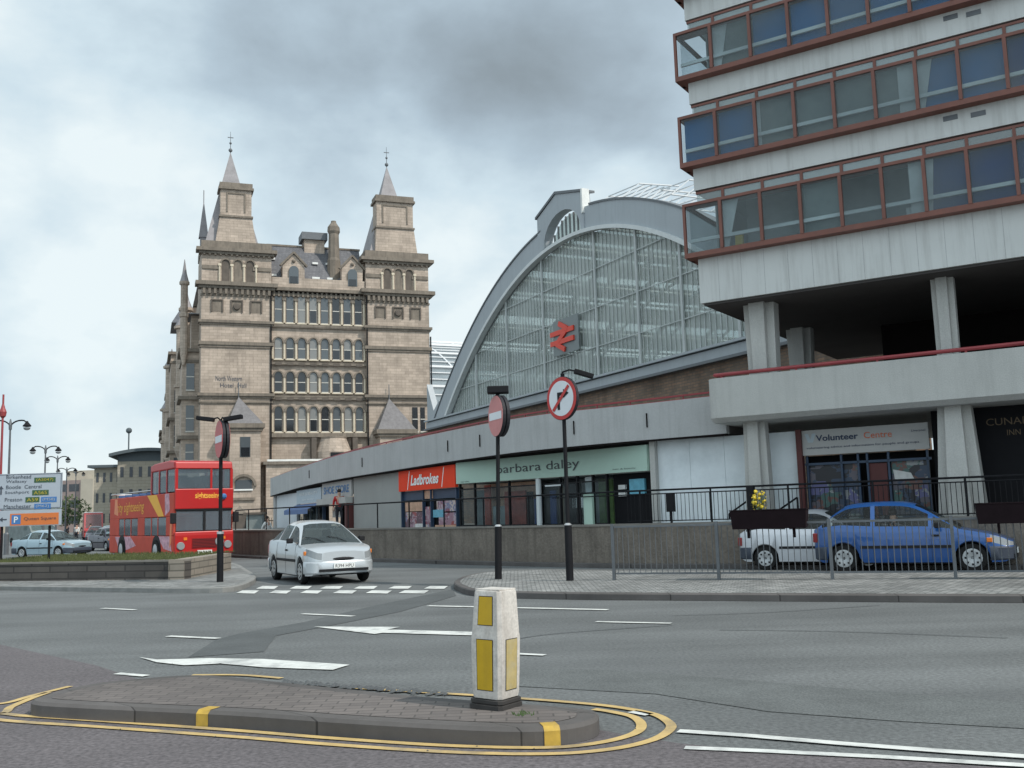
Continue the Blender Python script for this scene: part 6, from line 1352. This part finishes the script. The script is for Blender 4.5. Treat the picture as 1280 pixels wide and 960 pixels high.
# guard rail along the pavement
gp = [gr(768, 725.5, .12), gr(892, 727, .12), gr(1036, 726, .12), gr(1195, 724, .12)]; dv = (gp[3]-gp[0]).normalized(); dv.z = 0; step = (gp[3]-gp[0]).length/3
ga = atan2(dv.y, dv.x); grl = thing('guard_rail', 'grey steel pedestrian guard rail along the cobbled pavement', 'guard rail', (gp[0].x, gp[0].y, .12), ga)
for i in range(6):
    x = i*step; m = MB(); m.box(x-.03, x+.03, -.03, .03, 0, 1.14); m.build('post', 'galv', grl)
    if i < 5:
        m = MB(); m.box(x+.04, x+step-.04, -.02, .02, 1.06, 1.10); m.box(x+.04, x+step-.04, -.015, .015, .12, .155); nb = 18
        for k in range(nb): xx = x+.04+(k+.5)*(step-.08)/nb; m.cyl((xx, 0, .15), (xx, 0, 1.07), .0085, n=6)
        m.build('barred_panel', 'galv', grl)
def planter(name, label, px0, px1, py0, py1, k, ln):
    b_ = gp[0]+dv*(k); r = thing(name, label, 'planter', (b_.x, b_.y, .12), ga, 'planter troughs hung on the guard rail')
    m = MB(); m.frustum((-ln/2+.03, ln/2-.03, -.20, .20, .98), (-ln/2, ln/2, -.24, .24, 1.33)); m.build('trough', 'planter_dark', r, bevel=.01)
    m = MB(); m.box(-ln/2-.01, ln/2+.01, -.25, .25, 1.331, 1.35); m.build('rim', 'planter_dark', r)
    m = MB(); m.box(-ln*.3, -ln*.3+.04, -.06, .06, .8, .98); m.box(ln*.3, ln*.3+.04, -.06, .06, .8, .98); m.build('bracket', 'planter_dark', r); return r
def along(px):          # distance along the rail line under a pixel column
    d = ray(px, 650).xy; a = gp[0].xy; e = dv.xy; den = d.x*e.y-d.y*e.x; return (a.y*d.x-a.x*d.y)/(-den)
kx = (along(915)+along(1010))/2; pt = planter('planter_trough', 'dark empty planter trough on the guard rail in front of the grey car', 0, 0, 0, 0, kx, along(1010)-along(915))
k0, k1 = along(1220), along(1220)+1.7; planter('planter_trough', 'dark planter trough on the guard rail at the right edge above the blue bonnet', 0, 0, 0, 0, (k0+k1)/2, k1-k0)
fb = gp[0]+dv*along(951); fl = thing('yellow_flowers', 'small bunch of yellow flowers standing up from the dark planter', 'flowers', (fb.x, fb.y, 1.46))
m = MB(); mg = MB(); q = random.Random(5)
for i in range(26):
    c = Vector((q.uniform(-.13, .11), q.uniform(-.08, .08), q.uniform(.06, .36))); m.blob(c, q.uniform(.018, .04), 6, 4, .2); mg.cyl((c.x*.3, c.y*.3, 0), c, .005, n=3)
for i in range(150):
    c = Vector((q.uniform(-.16, .14), q.uniform(-.1, .1), q.uniform(-.02, .30))); d = [Vector((q.uniform(-1, 1), q.uniform(-1, 1), q.uniform(-.6, 1)))*q.uniform(.015, .04) for _ in range(2)]; (mg if i % 2 else m).add([c, c+d[0], c+d[1]], [(0, 1, 2)])
m.build('blooms', 'flower_yellow', fl); mg.build('stems', 'plant_green', fl)

# terrace railings on top of the retaining wall
rp = offs(wallp, .16); trl = thing('terrace_railing', 'long black railing along the top of the retaining wall', 'railing', (0, 0, 0))
cum = [0]
for a, b in zip(rp, rp[1:]): cum.append(cum[-1]+(b-a).length)
def onp(t):
    for i in range(len(rp)-1):
        if t <= cum[i+1] or i == len(rp)-2: u = (t-cum[i])/(cum[i+1]-cum[i]); return rp[i].lerp(rp[i+1], u)
tot = cum[-1]; t0_ = next(cum[i] for i in range(len(rp)) if rp[i].y < 46)
t_b = next(t for t in [t0_+i*.1 for i in range(1000)] if onp(t).x > at(640, 640, 26).x+3.1)   # bars begin right of the salon door
HR = .88; ts = []; t = t0_
while t < tot: ts.append(t); t += 2.05
m = MB(); pts = [onp(t_) for t_ in [t0_+i*.5 for i in range(int((tot-t0_)/.5))]]
m.tube([(p.x, p.y, 1.16+HR) for p in pts], .026, 6); m.tube([(p.x, p.y, 1.16+HR-.10) for p in pts if p.x > onp(t_b-3).x], .016, 5); m.build('top_rail', 'rail_black', trl)
for t in ts: p = onp(t); m = MB(); m.cyl((p.x, p.y, 1.15), (p.x, p.y, 1.16+HR), .026, n=6); m.build('post', 'rail_black', trl)
m = MB(); t = t_b
while t < tot: p = onp(t); m.cyl((p.x, p.y, 1.2), (p.x, p.y, 1.16+HR-.1), .009, n=4); t += .115
pts = [onp(t_) for t_ in [t_b+i*.5 for i in range(int((tot-t_b)/.5))]]; m.tube([(p.x, p.y, 1.22) for p in pts], .014, 5); m.build('bars', 'rail_black', trl)
m = MB()
for s0_, s1_ in ((1.9, 2.9), (3.15, 3.75)):
    a, b = K(s0_, .9), K(s1_, .9); m.tube([(a.x, a.y, 1.2), (a.x+.001, a.y, 1.35), (b.x, b.y, 1.35+(s1_-s0_)*.62), (b.x, b.y, 1.1)], .025, 6)
st_rail = thing('stair_handrail', 'sloping black stair handrails behind the planter trough', 'handrail', (0, 0, 0)); m.build('rail', 'rail_black', st_rail)
for lab, px_, z0, z1, w in (('black metal cabinet post by the stairs above the planter', 937, 1.3, 2.05, .09), ('black metal box on the railing beside the boarded shop', 836, 1.45, 1.95, .10)):
    d = ray(px_, 620).xy; a = KO; e = d1; den = d.x*e.y-d.y*e.x; s_ = (a.y*d.x-a.x*d.y)/(-den); q = K(s_, .1)
    r = thing('control_box', lab, 'metal box', (q.x, q.y, 1.16), KA); m = MB(); m.box(-w, w, -.09, .09, z0-1.16, z1-1.16); m.build('box', 'rail_black', r, bevel=.01); m = MB(); m.cyl((0, 0, 0), (0, 0, z0-1.16), .035, n=8); m.build('stem', 'rail_black', r)
# big direction sign on the bed
Y_ = 30.0; a = at(77, 590.5, Y_); b = at(76, 636, Y_); c = at(76, 656, Y_); W_ = 2.06
dsr = thing('direction_sign', 'large grey road direction sign with route patches and an orange parking strip', 'road sign', (a.x-W_/2, Y_, BH-.03), radians(3)); ZB0 = BH-.03
zt, zm, zl = a.z-ZB0, b.z-ZB0, c.z-ZB0
m = MB(); m.box(-W_/2, W_/2, 0, .04, zm+.02, zt); bd = m.build('upper_board', 'board_grey', dsr); m = MB(); m.box(-W_/2, W_/2, 0, .04, zl, zm); bd2 = m.build('lower_board', 'board_grey', dsr)
m = MB(); m.strip_y([(-W_/2+.02, zm+.04), (-W_/2+.02, zt-.02), (W_/2-.02, zt-.02), (W_/2-.02, zm+.04), (-W_/2+.02, zm+.04)], [(-W_/2+.035, zm+.055), (-W_/2+.035, zt-.035), (W_/2-.035, zt-.035), (W_/2-.035, zm+.055), (-W_/2+.035, zm+.055)], -.004, 0); m.build('border', 'board_text', bd)
def PX(x): return W_/2-(77-x)*Y_/1250
def PZ(y): return zt-(y-590.5)*Y_/1250
for t_, x0, x1, y in (('Birkenhead', 9, 39, 594.5), ('Wallasey', 9, 34, 600.5), ('Bootle  Central', 9, 52, 607), ('Southport', 8, 37, 614), ('Preston', 8, 29, 622.5), ('Manchester', 7, 40, 631)):
    text(t_, 'board_text', bd, (PX(x0)+PX(x1))/2, -.002, PZ(y), PX(x1)-PX(x0), .11)
for t_, x0, x1, y0, y1, mt, tc in (('(A5047)', 43, 69, 596, 602.3, 'patch_green', 'patch_yellow'), ('A565', 41, 61, 611.5, 618, 'patch_green', 'patch_yellow'), ('A59', 33, 50, 620, 626.5, 'patch_green', 'patch_yellow'), ('(M58)', 52, 71, 620.3, 627, 'patch_blue', 'board_grey'), ('(M62)', 44, 64, 628.5, 635, 'patch_blue', 'board_grey')):
    m = MB(); m.box(PX(x0), PX(x1), -.006, -.001, PZ(y1), PZ(y0)); pp = m.build('route_patch', mt, bd); text(t_, tc, pp, (PX(x0)+PX(x1))/2, -.008, (PZ(y0)+PZ(y1))/2, (PX(x1)-PX(x0))*.8, .10)
m = MB(); m.box(PX(15), PX(74), -.006, -.001, PZ(654.5), PZ(640)); op = m.build('orange_strip', 'patch_orange', bd2); m = MB(); m.box(PX(17), PX(28), -.010, -.007, PZ(653), PZ(641.5)); bp = m.build('parking_patch', 'patch_blue', bd2); text('P', 'disc_white', bp, (PX(17)+PX(28))/2, -.013, (PZ(641.5)+PZ(653))/2, .12, .18, bold=.02)
text('Queen Square', 'board_text', op, (PX(32)+PX(71))/2, -.009, PZ(647), PX(71)-PX(32), .12)
m = MB(); m.box(PX(3)-.02, PX(3)+.02, -.008, -.001, PZ(616), PZ(608)); m.prism_y([(PX(3)-.07, PZ(609)), (PX(3)+.07, PZ(609)), (PX(3), PZ(605))], -.009, -.0005); m.build('arrow', 'board_text', bd)
m = MB(); m.box(PX(5), PX(11), -.008, -.001, PZ(647.5), PZ(646)); m.prism_y([(PX(2), PZ(646.8)), (PX(6), PZ(649.5)), (PX(6), PZ(644))], -.009, -.0005); m.build('arrow', 'board_text', bd2)
for x in (PX(62), PX(4)): m = MB(); m.cyl((x, .08, -.1), (x, .08, zt-.1), .04, n=8); m.build('post', 'rail_black', dsr)
# dark red post at the very edge
q = at(-2.5, 690, 31); rp_ = thing('red_post', 'slim dark red lamp column with a small collar at the extreme left edge', 'post', (q.x, 31, BH-.03)); hh = at(2, 492, 31).z-BH
m = MB(); m.cyl((0, 0, 0), (0, 0, hh), .05, .03, n=10); m.build('shaft', 'rail_red', rp_); m = MB(); m.lathe([(.03, hh-.75), (.09, hh-.68), (.11, hh-.55), (.06, hh-.42), (.03, hh-.3)], 12); m.build('collar', 'rail_red', rp_)
# double armed street lamps in a row up the street
def street_lamp(label, px, py, Y, arm):
    q = at(px, py, Y); r = thing('street_lamp', label, 'street lamp', (q.x, Y, 0), radians(12), 'double armed street lamps up the street'); h = q.z
    m = MB(); m.cyl((0, 0, 0), (0, 0, h), .10, .05, n=8); m.lathe([(.14, 0), (.14, 1.2), (.1, 1.3)], 10); m.lathe([(.09, h-.3), (.1, h), (.03, h+.35)], 8); m.build('column', 'galv', r)
    for s in (1, -1):
        m = MB(); m.tube([(s*arm*(1-cos(a)), 0, h-.2+arm*.75*sin(a)) for a in [pi*.5*i/6 for i in range(7)]] + [(s*arm*(1+.25), 0, h-.2+arm*.72), (s*arm*1.5, 0, h-.2+arm*.45)], .045, 6); am = m.build('arm', 'rail_black', r)
        m = MB(); c = (s*arm*1.5, 0, h-.2+arm*.35); m.lathe([(.05, .2), (.10, .1), (.25, -.08), (.24, -.13), (.1, -.16)], 10, c); m.build('lantern', 'rail_black', am)
        m = MB(); m.lathe([(.22, -.2), (.16, -.32), (.05, -.36)], 8, c); m.build('lamp_bowl', 'lamp_glass', am)
    return r
for lab, px, py, Y, arm in (('nearest tall double armed street lamp above the direction sign', 13, 531, 60, .62), ('second double armed street lamp above the right end of the sign', 57, 562, 78, .62), ('third double armed street lamp just right of the direction sign edge', 72, 574, 92, .6),
                            ('fourth double armed street lamp, small against the cream building', 83.5, 588, 112, .6), ('farthest double armed street lamp beside the pale stone building', 95, 592, 128, .6)): street_lamp(lab, px, py, Y, arm)
# ------------------------------------------------------------------ people
q = hit(424)[0]-(hit(424)[0].normalized())*1.0; person('person', 'person in a bright red top at the store doorway', (q.x, q.y, FL), radians(20), 'cloth_red', 'cloth_dark')
q = at(334, 668, 56); person('person', 'person in a white top walking by the dark gates', (q.x, 56, 0), radians(60), 'cloth_white', 'cloth_dark', stride=.2)
for i, (px, Y, tp, lab) in enumerate(((96, 100, 'cloth_white', 'distant pedestrian in white beyond the queueing cars'), (104, 118, 'cloth_dark', 'distant pedestrian in dark clothes left of the stone building'), (113, 108, 'cloth_red', 'distant pedestrian in red near the far pavement'), (122, 125, 'cloth_blue', 'distant pedestrian in blue against the stone building'), (84, 112, 'cloth_dark', 'distant pedestrian in dark clothes behind the red van'))):
    q = at(px, 665, Y); person('person', lab, (q.x, Y, 0), radians(40*i), tp, 'cloth_dark', stride=.15)
